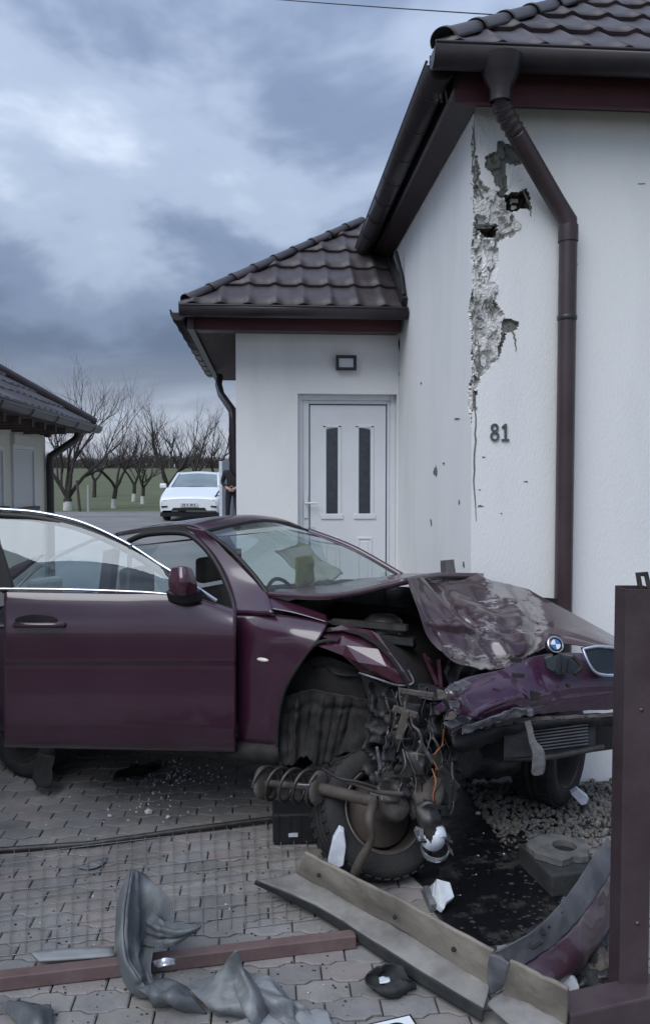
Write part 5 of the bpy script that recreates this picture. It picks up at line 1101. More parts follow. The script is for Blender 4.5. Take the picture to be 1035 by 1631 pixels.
# ================================================================== DEBRIS
def make_debris():
    # tan channel
    def st(*rows): return [[G(*p) for p in r] for r in rows]
    back = st([(487, 1357, .27), (560, 1394, .27), (640, 1434, .27), (712, 1473, .27), (786, 1514, .27)], [(478, 1375, .19), (552, 1415, .19), (634, 1458, .19), (707, 1498, .19), (784, 1543, .19)], [(474, 1392, .10), (548, 1432, .10), (628, 1478, .10), (702, 1522, .10), (780, 1572, .10)])
    lower = st([(474, 1392, .10), (548, 1432, .10), (628, 1478, .10), (702, 1522, .10), (780, 1572, .10)], [(440, 1400, .09), (528, 1440, .085), (612, 1490, .085), (690, 1538, .085), (776, 1590, .085)], [(408, 1402, .10), (508, 1446, .075), (598, 1502, .07), (678, 1553, .07), (770, 1608, .07)])
    e = empty('broken_channel', G(640, 1520), 'long dirty tan channel beam with a wood-like face lying under the torn wheel', 'beam')
    panel('channel_back', back, 'board_tan', e, 60, 12, thick=.012, amp=.012, freq=4)
    panel('channel_floor', lower, 'board_pale', e, 60, 10, thick=.012, amp=.008, freq=5)
    skirt = st([(408, 1402, .10), (508, 1446, .075), (598, 1502, .07), (678, 1553, .07), (770, 1608, .07)], [(405, 1408, .07), (506, 1458, .03), (596, 1518, .02), (676, 1572, .02), (768, 1628, .02)])
    panel('channel_lip', skirt, 'box_dark', e, 40, 6, thick=.008)
    rnd = random.Random(4)
    for t in (.12, .55, .83):
        p = back[1][0].lerp(back[1][4], t)-FH*.02; b = MB(); b.lathe([(.001, .004), (.008, .003), (.010, 0)], p, -FH+V((0, 0, .6)), 10); b.build('bolt_hole', 'arch_black', e)
    e2 = empty('channel_fragment', G(840, 1610), 'short broken off tan channel piece with a brown stain beside the bumper end', 'beam')
    panel('fragment_back', st([(812, 1530, .24), (850, 1548, .24), (905, 1574, .24)], [(806, 1562, .16), (848, 1580, .16), (904, 1604, .16)], [(800, 1586, .09), (846, 1604, .09), (902, 1632, .09)]), 'board_tan', e2, 20, 12, thick=.014, amp=.012, freq=6)
    panel('fragment_floor', st([(800, 1586, .09), (846, 1604, .09), (902, 1632, .09)], [(786, 1594, .08), (832, 1622, .08), (896, 1650, .08)], [(778, 1602, .06), (818, 1640, .06), (880, 1670, .06)]), 'board_pale', e2, 20, 10, thick=.012, amp=.02, freq=7)
    # curved bumper skin
    e = empty('bumper_cover', G(900, 1500), 'curved burgundy bumper skin with a scuffed grey flange, standing on edge', 'bumper')
    up = [(968, 1334, .32), (940, 1372, .32), (905, 1425, .31), (862, 1472, .30), (820, 1502, .28), (788, 1518, .26)]
    lw = [(985, 1372, .24), (966, 1402, .24), (936, 1448, .23), (900, 1490, .22), (862, 1520, .20), (820, 1545, .18)]
    U = [G(*p) for p in up]; Lw = [G(*p) for p in lw]
    panel('bumper_flange', [U, [a.lerp(c, .5)+V((0, 0, .01)) for a, c in zip(U, Lw)], Lw], 'bumper_grey', e, 50, 12, thick=.006, amp=.012, freq=8)
    bot = [V((p.x, p.y, .012))+FH*.04+RT*.03 for p in Lw]
    panel('bumper_face', [Lw, [a.lerp(c, .5)-FH*.05+RT*.03 for a, c in zip(Lw, bot)], bot], 'paint_dull', e, 50, 14, thick=.006, amp=.02, freq=5)
    panel('bumper_end', [[G(782, 1518, .29), G(812, 1534, .28)], [G(776, 1548, .22), G(806, 1558, .22)], [G(780, 1584, .15), G(800, 1574, .16)]], 'bumper_grey', e, 10, 12, thick=.01, amp=.02, freq=10)
    for (x, y, x2, y2) in ((862, 1478, 866, 1490), (868, 1470, 874, 1478), (892, 1455, 902, 1440), (846, 1512, 862, 1502), (952, 1362, 962, 1368)):
        b = MB(); b.bar(G(x, y, .285), G(x2, y2, .28), .014, .006); b.build('scuff_slot', 'arch_black', e)
    # meter box
    e = empty('meter_box', G(915, 1430), 'low dark box with a round hole in its worn grey lid at the gravel edge', 'box')
    fl, fr_ = G(878, 1432), G(966, 1420); bw = (fr_-fl); bk = V((-bw.y, bw.x, 0)).normalized()*.34; h = .11
    b = MB(); poly = [fl, fr_, fr_+bk, fl+bk]; b.prism(poly, (0, 0, h)); b.build('box_body', 'box_dark', e, bevel=.01)
    cen = (fl+fr_)/2+bk*.6+bw*.02; N_ = 28; outer = []; inner = []
    for i in range(N_):
        a = 2*math.pi*i/N_; r = .135+.03*noise.noise(V((math.cos(a)*2, math.sin(a)*2, 0))); outer.append(cen+V((math.cos(a)*r*1.15, math.sin(a)*r, h+.004))); inner.append(cen+V((.03+math.cos(a)*.06, math.sin(a)*.06, h+.004)))
    b = MB(); hh = V((0, 0, .03)); b.grid([outer+[outer[0]], [p+hh for p in outer]+[outer[0]+hh], [p+hh for p in inner]+[inner[0]+hh], inner+[inner[0]]], smooth=False); b.build('box_lid', 'concrete', e)
    b = MB(); b.add(inner, [tuple(range(N_))]); b.build('lid_hole', 'arch_black', e)
    # wheel arch liner on the pavers
    e = empty('arch_liner_piece', G(240, 1590), 'grey curved wheel arch liner standing upright on the pavers', 'car part')
    A = [[DP(203, 1386, 3.35), DP(210, 1385, 3.34), DP(222, 1389, 3.36), DP(232, 1394, 3.40)],
         [DP(190, 1430, 3.22), DP(204, 1432, 3.20), DP(224, 1432, 3.32), DP(268, 1430, 3.28)],
         [DP(184, 1480, 3.14), DP(200, 1482, 3.10), DP(226, 1478, 3.26), DP(274, 1462, 3.20)],
         [DP(186, 1520, 3.08), DP(204, 1526, 3.04), DP(222, 1506, 3.20), DP(252, 1492, 3.16)],
         [DP(195, 1556, 3.03), DP(214, 1546, 3.00), DP(226, 1535, 3.10), DP(240, 1540, 3.06)],
         [DP(206, 1578, 3.0), DP(226, 1566, 2.98), DP(240, 1566, 3.02), DP(252, 1575, 3.0)],
         [DP(222, 1590, 3.0), DP(246, 1590, 2.98), DP(262, 1590, 3.0), DP(282, 1588, 3.0)]]
    panel('liner_shell', A, 'liner_grey', e, 40, 60, thick=.004, amp=.006, freq=9, lines=[(.30, .0, .34, .8, .05, .02), (.55, .05, .5, .7, .05, -.03), (.42, .1, .40, .75, .025, .012), (.2, .85, .9, .8, .05, .02), (.8, .3, .95, .5, .06, .02)])
    panel('liner_wing', [[DP(240, 1452, 3.22), DP(262, 1468, 3.14), DP(290, 1472, 3.10), DP(322, 1476, 3.08)], [DP(232, 1480, 3.2), DP(258, 1488, 3.10), DP(286, 1490, 3.06), DP(320, 1478, 3.07)], [DP(226, 1505, 3.18), DP(250, 1510, 3.10), DP(280, 1506, 3.07), DP(318, 1480, 3.07)]], 'liner_grey', e, 36, 26, thick=.003, amp=.008, freq=9, lines=[(.0, .3, 1, .5, .12, -.03), (.0, .7, 1, .6, .08, .03), (.3, .0, .4, 1, .06, .012)])
    b = MB(); b.grid(crumple(resample([[DP(246, 1530, 3.02), DP(262, 1527, 3.0), DP(278, 1526, 3.02)], [DP(248, 1540, 3.02), DP(264, 1540, 2.99), DP(276, 1536, 3.02)]], 10, 6), .02, 20)); b.build('shiny_clip', 'reflector', e, thick=.006)
    panel('liner_foot', [[G(222, 1575, .08), G(262, 1560, .07), G(300, 1572, .06)], [G(236, 1592, .05), G(268, 1586, .10), G(305, 1590, .07)], [G(250, 1605, .01), G(285, 1608, .02), G(330, 1612, .01)]], 'liner_grey', e, 20, 16, thick=.005, amp=.025, freq=9)
    # crumpled sheets
    Gs = lambda rows: [[G(*p) for p in r] for r in rows]
    o = panel('crumpled_sheet', Gs([[(302, 1562, .03), (340, 1556, .10), (376, 1514, .26), (384, 1540, .13), (410, 1562, .08)], [(305, 1580, .06), (345, 1580, .09), (378, 1560, .12), (400, 1575, .14), (430, 1600, .05)], [(330, 1602, .05), (360, 1606, .06), (390, 1604, .07), (404, 1612, .08), (420, 1628, .03)], [(345, 1618, .01), (375, 1622, .012), (392, 1625, .012), (404, 1630, .012), (418, 1640, .01)]]), 'sheet_grey', None, 40, 34, thick=.003, amp=.012, freq=4, seed=2, lines=[(0.62, 0.74, 0.8, 0.94, 0.17, -0.02), (0.84, 0.78, 0.25, 0.05, 0.12, -0.02), (0.38, 0.1, 0.25, 0.73, 0.14, 0.01), (0.16, 0.8, 0.14, 0.62, 0.11, -0.01), (0.21, 0.22, 0.98, 0.87, 0.13, -0.02), (0.18, 0.97, 0.2, 0.97, 0.14, 0.01), (0.17, 0.15, 0.07, 0.3, 0.16, 0.01)])
    tag(o, 'crumpled grey plastic sheet with one raised pointed tip on the pavers', 'plastic sheet')
    o = panel('crumpled_sheet', Gs([[(395, 1552, .10), (430, 1556, .12), (462, 1590, .04), (486, 1604, .02)], [(400, 1580, .10), (440, 1590, .08), (470, 1610, .03), (500, 1622, .01)], [(420, 1605, .05), (440, 1625, .03), (470, 1640, .02), (510, 1650, .01)]]), 'sheet_grey', None, 30, 26, thick=.003, amp=.01, freq=4, seed=5, lines=[(0.79, 0.82, 0.49, 0.26, 0.1, 0.02), (0.97, 0.73, 0.32, 0.02, 0.15, 0.01), (0.91, 0.54, 0.09, 0.56, 0.17, -0.02), (0.84, 0.34, 0.09, 0.8, 0.18, -0.02), (0.76, 0.7, 0.8, 0.1, 0.1, 0.02), (0.49, 0.83, 0.19, 0.58, 0.2, -0.02), (0.63, 0.24, 0.43, 0.36, 0.11, -0.02)])
    tag(o, 'small folded grey plastic sheet beside the sheet with the raised tip', 'plastic sheet')
    o = panel('pale_film', Gs([[(360, 1632, .02), (420, 1618, .03), (480, 1612, .02), (520, 1608, .01)], [(370, 1650, .02), (430, 1645, .03), (490, 1640, .02), (530, 1634, .01)], [(380, 1680, .02), (440, 1675, .02), (500, 1670, .02), (540, 1660, .01)]]), 'sheet_pale', None, 24, 14, thick=.003, amp=.02, freq=9, seed=1)
    tag(o, 'pale grey creased film lying flat on the pavers near the number plate', 'plastic film')
    o = panel('flat_scrap', Gs([[(0, 1598, .02), (40, 1600, .05), (80, 1605, .02)], [(20, 1625, .02), (55, 1622, .07), (85, 1630, .02)], [(30, 1650, .01), (60, 1650, .03), (88, 1650, .01)]]), 'liner_grey', None, 16, 14, thick=.004, amp=.03, freq=9, seed=6)
    tag(o, 'small dark blue grey plastic scrap near the thin brown rail end', 'scrap')
    o = panel('flat_shard', Gs([[(122, 1382, .012), (150, 1372, .02), (172, 1366, .012)], [(138, 1386, .008), (155, 1382, .012), (168, 1374, .01)]]), 'sheet_grey', None, 8, 5, thick=.004); tag(o, 'thin flat grey shard lying on the pavers behind the arch liner', 'shard')
    # black lamp casing
    e = empty('broken_lamp_casing', G(622, 1575), 'broken black lamp casing with a white insert lying before the tan channel', 'lamp casing')
    panel('casing_shell', Gs([[(590, 1545, .06), (618, 1534, .10), (640, 1542, .07)], [(582, 1560, .05), (610, 1556, .02), (650, 1556, .08)], [(588, 1574, .03), (622, 1578, .05), (658, 1564, .04)], [(596, 1580, .006), (628, 1588, .006), (664, 1576, .008)]]), 'box_dark', e, 26, 22, thick=.005, amp=.02, freq=12)
    b = MB(); p = G(612, 1560, .045); b.grid(crumple(resample([[p+RT*a+FH*c for a in (-.02, 0, .02)] for c in (-.02, .02)], 6, 5), .02, 20)); b.build('casing_insert', 'plastic_white', e, thick=.006)
    # white lamp shards
    def shard(label, name, pts, D, m='plastic_white', extra=None):
        b = MB(); b.prism([DP(x, y, D) for x, y in pts], FH*.035+V((0, 0, .01))); o = b.build(name, m, bevel=.005); tag(o, label, 'shard'); return o
    gd = lambda y: 2*FPX/(y-760)/1.0
    shard('upright white plastic shard leaning on the tan channel end by the tyre', 'white_shard', [(522, 1376), (530, 1340), (540, 1322), (548, 1326), (551, 1350), (547, 1380), (535, 1386)], 3.74)
    b = MB(); b.prism([G(680, 1418, .02), G(692, 1408, .10), (G(712, 1412, .09)), G(719, 1436, .04), G(706, 1446, .03), G(702, 1456, .012), G(694, 1450, .012), G(688, 1436, .03)], (.01, -.02, .03)); o = b.build('lamp_fragment', 'plastic_white', bevel=.006); tag(o, 'bright white broken lamp piece on the dark oily ground', 'lamp piece')
    b = MB(); b.bar(G(678, 1418, .04), G(690, 1448, .02), .03, .05); o = b.build('dark_fragment', 'liner_grey', bevel=.005); tag(o, 'dark grey fragment lying beside the bright white lamp piece', 'shard')
    shard('white angular plastic piece lying among dark scrap behind the fallen beam', 'white_shard', [(895, 1562), (910, 1555), (922, 1572), (925, 1588), (905, 1590), (890, 1578)], 3.0)
    shard('pale shiny lamp strip lying above the white angular piece', 'lamp_strip', [(884, 1548), (912, 1538), (916, 1543), (890, 1555)], 3.04, 'reflector')
    shard('white brick shaped block lying on the gravel by the far wheel', 'white_block', [(909, 1266), (920, 1258), (938, 1272), (934, 1282), (926, 1284)], 4.62)
    # dark box under the spring
    e = empty('dark_crate', G(470, 1352), 'small black plastic box under the coil spring', 'box')
    c = G(470, 1350); b = MB(); b.box(c+V((0, .12, .09)), (.24, .20, .17), None); b.build('crate_body', 'black_plastic', e, bevel=.012)
    b = MB(); b.box(c+V((-.01, .016, .06)), (.05, .006, .02)); b.build('crate_sticker', 'plastic_white', e)
    for k in range(4):
        b = MB(); b.box(c+V((-.09+.06*k, .018, .09)), (.008, .006, .15)); b.build('crate_rib', 'black_plastic', e)
    # heap of scrap between bumper skin and post
    rnd = random.Random(9)
    names = [('scrap_lump', 'grey blue chunk of torn plastic in the heap behind the gate post', 'liner_grey', 945, 1505, 30), ('scrap_lump', 'tan bent panel piece in the heap behind the gate post', 'stone_tan', 962, 1470, 34), ('scrap_lump', 'dark torn plastic piece lying under the curved bumper skin', 'box_dark', 915, 1530, 30), ('scrap_lump', 'brown grey flat scrap between white piece and gate post', 'dusty_metal', 955, 1545, 34), ('scrap_lump', 'black crushed plastic scrap beside the white angular piece', 'black_plastic', 930, 1560, 34), ('scrap_lump', 'dark grey scrap strip in front of the gravel box', 'engine_dark', 860, 1500, 24)]
    for n, lb, m, x, y, w in names:
        c = G(x, y); s = w/FPX*3.2; b = MB(); b.grid(crumple(resample([[c+V((a*s, q*s*1.2, .03+.06*(1-abs(a))*(1-abs(q)))) for a in (-1, -.3, .4, 1)] for q in (-1, 0, 1)], 14, 12), .07, 14, x*.1)); tag(b.build(n, m, thick=.008), lb, 'scrap')
    # small debris under the car
    o = panel('torn_undertray', Gs([[(185, 1228, .02), (230, 1218, .03), (262, 1212, .02)], [(180, 1244, .02), (225, 1236, .05), (258, 1224, .02)]]), 'engine_dark', None, 12, 8, thick=.006, amp=.03, freq=9); tag(o, 'dark torn undertray piece lying under the car sill', 'scrap')
    # crumbs of plaster
    base = bmesh.new(); bmesh.ops.create_icosphere(base, subdivisions=1, radius=1); bv = [v.co.copy() for v in base.verts]; bf = [[v.index for v in f.verts] for f in base.faces]; base.free()
    q = MB()
    def crumb(px, py, r):
        c = G(px, py, r*.4); M = Matrix.Rotation(rnd.uniform(0, 6), 3, V((rnd.uniform(-1, 1), rnd.uniform(-1, 1), 1)).normalized()) @ Matrix.Diagonal((r, r*rnd.uniform(.5, 1), r*rnd.uniform(.35, .8)))
        q.add([M @ (p*rnd.uniform(.6, 1.2))+c for p in bv], bf)
    for k in range(150): crumb(rnd.gauss(265, 60), rnd.gauss(1262, 26), rnd.uniform(.003, .009))
    for k in range(90): crumb(rnd.gauss(290, 40), rnd.gauss(1236, 10), rnd.uniform(.004, .012))
    for k in range(90): crumb(rnd.uniform(60, 520), rnd.uniform(1300, 1600), rnd.uniform(.002, .006))
    for k in range(26): crumb(rnd.uniform(720, 870), rnd.uniform(1280, 1440), rnd.uniform(.003, .011))
    o = q.build('plaster_crumbs', 'plaster_bit'); o['kind'] = 'stuff'; tag(o, 'scattered white plaster crumbs under and beside the car', 'crumbs')
    for (x, y, r, lb) in ((236, 1293, .028, 'largest white plaster chunk on the pavers under the open door'), (268, 1302, .018, 'small round white plaster chunk beside the largest chunk'), (762, 1296, .020, 'white plaster chunk on the oily ground behind the hanging headlamp'), (174, 1300, .016, 'small white plaster chunk left of the largest chunk')):
        b = MB(); c = G(x, y, r*.5); b.add([Matrix.Diagonal((1, .8, .6)) @ (p*r*rnd.uniform(.7, 1.2))+c for p in bv], bf); tag(b.build('plaster_chunk', 'plaster_bit'), lb, 'plaster')
    q = MB()
    for k in range(260):
        x, y = rnd.uniform(0, 560), rnd.uniform(1340, 1631); c = G(x, y, .002); r = rnd.uniform(.002, .007); q.add([Matrix.Diagonal((r, r, r*.5)) @ (p*rnd.uniform(.7, 1.2))+c for p in bv], bf)
    for k in range(500):
        x, y = rnd.uniform(720, 970), rnd.uniform(1300, 1560); c = G(x, y, .004); r = rnd.uniform(.004, .016); q.add([Matrix.Diagonal((r, r*rnd.uniform(.4, 1), r*.5)) @ (p*rnd.uniform(.7, 1.2))+c for p in bv], bf)
    o = q.build('grit', 'box_dark'); o['kind'] = 'stuff'; tag(o, 'dark grit and shreds scattered over the pavers', 'grit')
    # oil stain, widened so the shade on the pavers is painted in with it
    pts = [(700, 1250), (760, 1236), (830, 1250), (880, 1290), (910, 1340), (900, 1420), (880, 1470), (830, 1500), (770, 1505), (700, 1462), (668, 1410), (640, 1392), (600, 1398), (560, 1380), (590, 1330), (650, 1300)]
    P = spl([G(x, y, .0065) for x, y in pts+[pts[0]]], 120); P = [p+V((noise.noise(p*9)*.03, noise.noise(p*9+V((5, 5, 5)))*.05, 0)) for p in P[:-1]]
    b = MB(); b.add(P, [tuple(range(len(P)))]); o = b.build('oil_and_shade', 'oil'); tag(o, 'black oil stain with painted shade spread over the pavers under the car nose', 'oil stain')
    for k, (x, y, w) in enumerate(((735, 1478, 30), (800, 1452, 24), (690, 1470, 18), (842, 1468, 16))):
        c = G(x, y, .0066); n = 22; b = MB(); b.add([c+V((math.cos(a)*(.04+.03*noise.noise(V((math.cos(a), math.sin(a), k))))*w/16, math.sin(a)*(.03+.03*noise.noise(V((math.cos(a), math.sin(a), k+5))))*w/16, 0)) for a in [2*math.pi*i/n for i in range(n)]], [tuple(range(n))]); o = b.build('oil_splash', 'oil'); tag(o, ('black oil splash behind the middle of the tan channel', 'black oil splash between tan channel and meter box', 'small oil splash just behind the tan channel', 'small oil splash at the grey bumper flange')[k], 'oil stain')
    # number plate
    e = empty('number_plate', G(640, 1640), 'white car number plate with black letters lying on the pavers', 'number plate')
    tl, tr = G(566, 1640, .03), G(652, 1620, .03); ux = (tr-tl).normalized(); uy = V((0, 0, 1)).cross(ux)
    Lp, Hp = .52, .112; o0 = tr-ux*Lp
    b = MB(); b.prism([o0-uy*Hp, tr-uy*Hp+ux*.0, tr, o0], (0, 0, .004)); b.build('plate_sheet', 'plate_white', e, bevel=.001)
    b = MB(); zz = V((0, 0, .0062)); fwd = .006
    for a, c in (((o0+zz-uy*.004), (tr+zz-uy*.004)), ((o0+zz-uy*(Hp-.004)), (tr+zz-uy*(Hp-.004)))): pass
    cu = bpy.data.curves.new('t', 'FONT'); cu.body = 'ND'; cu.size = .105; cu.extrude = .0006; cu.align_x = 'RIGHT'; cu.offset = .001
    t = bpy.data.objects.new('t', cu); COL.objects.link(t); me = bpy.data.meshes.new_from_object(t.evaluated_get(bpy.context.evaluated_depsgraph_get())); bpy.data.objects.remove(t)
    M = Matrix((ux, uy, V((0, 0, 1)))).transposed().to_4x4(); M.translation = tr-ux*.03-uy*.094+zz
    me.transform(M); me.materials.clear(); me.materials.append(MATS['letter_black']); o = bpy.data.objects.new('plate_letters', me); COL.objects.link(o); o.parent = e; o.matrix_parent_inverse = Matrix.Translation(-e.location)
    b = MB(); b.prism([o0-uy*(Hp+.012)-ux*.01+V((0, 0, -.006)), tr-uy*(Hp+.012)+ux*.01+V((0, 0, -.006)), tr+uy*.012+ux*.01+V((0, 0, -.006)), o0+uy*.012-ux*.01+V((0, 0, -.006))], (0, 0, .005)); b.build('plate_holder', 'black_plastic', e)
make_debris()

# ================================================================== BACKGROUND
def make_white_car():
    D = 23.0; zg = terr(22.9)-.045
    c = DP(301, 800, D); c.z = zg; e = empty('parked_car', c, 'white saloon parked beyond the porch, facing the wrecked car', 'car')
    F = -FH*1.0; F = (F+RT*.02).normalized(); R = V((0, 0, 1)).cross(F).normalized(); Zu = V((0, 0, 1))
    def W(r, f, z): return c+R*r+F*f+Zu*z
    hw = .92
    # nose, bonnet and sides lofted back from the front
    sec = [(0.0, .80, .32, .62), (-.06, .86, .25, .68), (-.35, .91, .24, .76), (-.9, .92, .24, .90), (-1.3, .92, .24, .98), (-2.6, .92, .24, 1.0), (-4.2, .88, .26, 1.0), (-4.5, .75, .4, .9)]
    rows = []
    for f, w, zb, zt in sec:
        rows.append([W(-w*.96, f, zb), W(-w, f, (zb*.55+zt*.45)), W(-w*.97, f, zt*.93+zb*.07), W(-w*.78, f, zt+.02), W(0, f, zt+.05), W(w*.78, f, zt+.02), W(w*.97, f, zt*.93+zb*.07), W(w, f, (zb*.55+zt*.45)), W(w*.96, f, zb)])
    b = MB(); b.grid(resample(rows, 33, 30)); b.add([p for p in rows[0]], [tuple(range(9))], smooth=False); body = b.build('body', 'car_white', e)
    rf = [[W(-.72, -1.15, .99), W(0, -1.05, 1.02), W(.72, -1.15, .99)], [W(-.62, -1.95, 1.38), W(0, -1.88, 1.42), W(.62, -1.95, 1.38)], [W(-.60, -2.6, 1.43), W(0, -2.6, 1.47), W(.60, -2.6, 1.43)], [W(-.66, -4.0, 1.05), W(0, -4.0, 1.08), W(.66, -4.0, 1.05)]]
    b = MB(); b.grid(resample(rf[1:], 12, 14)); b.build('roof', 'car_white', e, thick=.02)
    b = MB(); b.grid(resample(rf[:2], 10, 8)); b.build('windscreen', 'dark_screen', e)
    for s in (-1, 1):
        b = MB(); b.tube([W(s*.745, -1.12, 1.0), W(s*.63, -1.97, 1.40), W(s*.61, -2.6, 1.44), W(s*.68, -4.0, 1.06)], .045, 8); b.build('roof_pillar', 'car_white', e)
        b = MB(); b.add([W(s*.80, -1.2, 1.0), W(s*.63, -1.95, 1.38), W(s*.61, -2.6, 1.42), W(s*.66, -4.0, 1.04)], [(0, 1, 2, 3)]); b.build('side_window', 'dark_glass', e)
        b = MB(); b.grid(resample([[W(s*.88, -.30, .68), W(s*.72, -.17, .67), W(s*.56, -.10, .63)], [W(s*.90, -.34, .755), W(s*.76, -.25, .745), W(s*.60, -.16, .68)]], 8, 5)); b.build('headlight', 'headlight_grey', e, thick=.03)
        b = MB(); b.box(W(s*1.0, -1.35, 1.03), (.20, .10, .14), (R, F, Zu)); b.build('wing_mirror', 'car_white', e, bevel=.03)
        b = MB(); b.prism([W(s*.82, .01, .45), W(s*.62, .012, .46), W(s*.64, .012, .42), W(s*.80, .01, .40)], F*.012); b.build('fog_slot', 'letter_black', e)
        for f in (-.85, -3.7):
            q = MB(); cc = W(s*.80, f, .335); q.lathe([(.001, -.11), (.2, -.11), (.33, -.09), (.335, 0), (.33, .09), (.2, .11), (.001, .11)], cc, R, 24); q.build('wheel', 'rubber', e)
    b = MB(); b.prism([W(-.52, .012, .315), W(.52, .012, .315), W(.46, .012, .40), W(-.46, .012, .40)], F*.012); b.build('lower_grille', 'letter_black', e)
    b = MB(); b.prism([W(-.26, .02, .43), W(.26, .02, .43), W(.26, .02, .54), W(-.26, .02, .54)], F*.01); pl = b.build('number_plate', 'plate_grey', e)
    for k in (-.17, -.12, -.04, .06, .10, .17):
        b = MB(); b.prism([W(k-.015, .032, .455), W(k+.015, .032, .455), W(k+.015, .032, .515), W(k-.015, .032, .515)], F*.003); b.build('plate_mark', 'number_grey', pl)
    b = MB(); b.box(W(0, -.4, .20), (1.7, .7, .12), (R, F, Zu)); b.build('front_skirt', 'letter_black', e)
    # the car's own door standing open on the wall side
    s = 1 if R.dot(RT) > 0 else -1
    h0 = W(s*.92, -1.15, .35); od = (R*s*.75+F*-.65).normalized()
    b = MB(); b.prism([h0, h0+od*.62, h0+od*.62+Zu*.64, h0+Zu*.62], F*.07); dd = b.build('open_door', 'cloth_black', e)
    b = MB(); b.tube(spl([W(s*.66, -.02, .30), W(s*.70, -.05, .55), W(s*.80, -.2, .80), W(s*.92, -.6, .98), W(s*1.1, -1.15, 1.0)], 16), .022, 8); b.build('charging_cable', 'cable_black', e)
mat('dark_screen', (.16, .20, .22), .12, col2=(.24, .29, .31), scale=1.5)
mat('headlight_grey', (.20, .23, .26), .2, coat=.5)
mat('plate_grey', (.62, .64, .62), .4)
make_white_car()

def make_person():
    D = 21.0; c = DP(370, 800, D); c.z = terr(21)-.05; Fm = -FH; R = RT
    J = {'pel': (0, 0, .95), 'spine': (0, 0, 1.15), 'chest': (0, .02, 1.36), 'neck': (0, .02, 1.52), 'head': (0, .03, 1.60), 'top': (0, .02, 1.74),
         'hl': (-.10, 0, .90), 'kl': (-.12, .02, .50), 'al': (-.13, -.02, .09), 'tl': (-.15, .14, .035), 'hr': (.10, 0, .90), 'kr': (.12, .02, .50), 'ar': (.14, -.02, .09), 'tr': (.16, .14, .035),
         'sl': (-.19, 0, 1.43), 'el': (-.27, -.02, 1.15), 'wl': (-.10, .17, 1.00), 'fl': (-.01, .20, .97), 'sr': (.19, 0, 1.43), 'er': (.27, -.02, 1.15), 'wr': (.10, .17, 1.00), 'fr': (.02, .20, .97)}
    rad = {'pel': .15, 'spine': .14, 'chest': .16, 'neck': .06, 'head': .095, 'top': .08, 'hl': .10, 'kl': .07, 'al': .05, 'tl': .04, 'hr': .10, 'kr': .07, 'ar': .05, 'tr': .04, 'sl': .08, 'el': .058, 'wl': .042, 'fl': .045, 'sr': .08, 'er': .058, 'wr': .042, 'fr': .045}
    ed = ['pel spine', 'spine chest', 'chest neck', 'neck head', 'head top', 'pel hl', 'hl kl', 'kl al', 'al tl', 'pel hr', 'hr kr', 'kr ar', 'ar tr', 'chest sl', 'sl el', 'el wl', 'wl fl', 'chest sr', 'sr er', 'er wr', 'wr fr']
    ks = list(J); me = bpy.data.meshes.new('person')
    me.from_pydata([tuple(c+R*J[k][0]+Fm*J[k][1]+V((0, 0, J[k][2]))) for k in ks], [tuple(ks.index(a) for a in e.split()) for e in ed], [])
    o = bpy.data.objects.new('tmp_person', me); COL.objects.link(o); o.modifiers.new('s', 'SKIN'); o.modifiers.new('ss', 'SUBSURF').render_levels = 2; o.modifiers['ss'].levels = 2
    for i, k in enumerate(ks): me.skin_vertices[0].data[i].radius = (rad[k], rad[k])
    me.skin_vertices[0].data[0].use_root = True
    m2 = bpy.data.meshes.new_from_object(o.evaluated_get(bpy.context.evaluated_depsgraph_get())); bpy.data.objects.remove(o); m2.name = 'person'
    m2.materials.clear()
    for q in ('cloth_black', 'skin', 'hood_grey', 'shoe'): m2.materials.append(MATS[q])
    for p in m2.polygons:
        q = p.center-c; z = q.z; f = q.dot(Fm); p.use_smooth = True
        p.material_index = 3 if z < .10 else 1 if (z > 1.53 and f > .06 and z < 1.70) else 2 if z > 1.50 else 1 if (f > .15 and .88 < z < 1.06) else 0
    o = bpy.data.objects.new('person', m2); COL.objects.link(o); tag(o, 'person in black clothes and grey hood standing with hands clasped beside the white car', 'person')
    # face and fingers
    hd = c+Fm*.115+V((0, 0, 1.62)); b = MB(); b.lathe([(.001, .03), (.012, .02), (.016, 0)], hd, Fm+V((0, 0, -.3)), 8); b.build('nose', 'skin', o)
    for s in (-1, 1):
        b = MB(); b.box(hd+R*(s*.034)+V((0, 0, .03))-Fm*.012, (.022, .012, .01), (R, Fm, V((0, 0, 1)))); b.build('eye', 'letter_black', o)
        for k in range(4):
            b = MB(); p = c+R*(s*.05-s*.012*k)+Fm*.215+V((0, 0, .99-.018*k)); b.tube([p, p-R*(s*.05)+Fm*.015, p-R*(s*.085)], [.010, .010, .007], 6); b.build('finger', 'skin', o)
        b = MB(); p = c+R*(s*.05)+Fm*.20+V((0, 0, 1.03)); b.tube([p, p-R*(s*.03)+V((0, 0, .03)), p-R*(s*.05)+V((0, 0, .045))], [.012, .011, .008], 6); b.build('thumb', 'skin', o)
    b = MB(); b.box(hd-V((0, 0, .035))-Fm*.012, (.05, .01, .008), (R, Fm, V((0, 0, 1)))); b.build('mouth', 'interior_tan', o)
    # meter cabinet behind the person
    cc = DP(364, 800, 21.8); cc.z = terr(21.8)-.05; e = empty('meter_cabinet', cc, 'grey cabinet with a white edge standing behind the person by the porch wall', 'cabinet')
    b = MB(); b.box(cc+V((0, 0, .88)), (.30, .25, 1.76), (R, FH, V((0, 0, 1)))); b.build('cabinet_body', 'hood_grey', e, bevel=.02)
    b = MB(); b.box(cc-R*.20+V((0, 0, .88)), (.09, .22, 1.72), (R, FH, V((0, 0, 1)))); b.build('cabinet_edge', 'plastic_white', e, bevel=.01)
make_person()

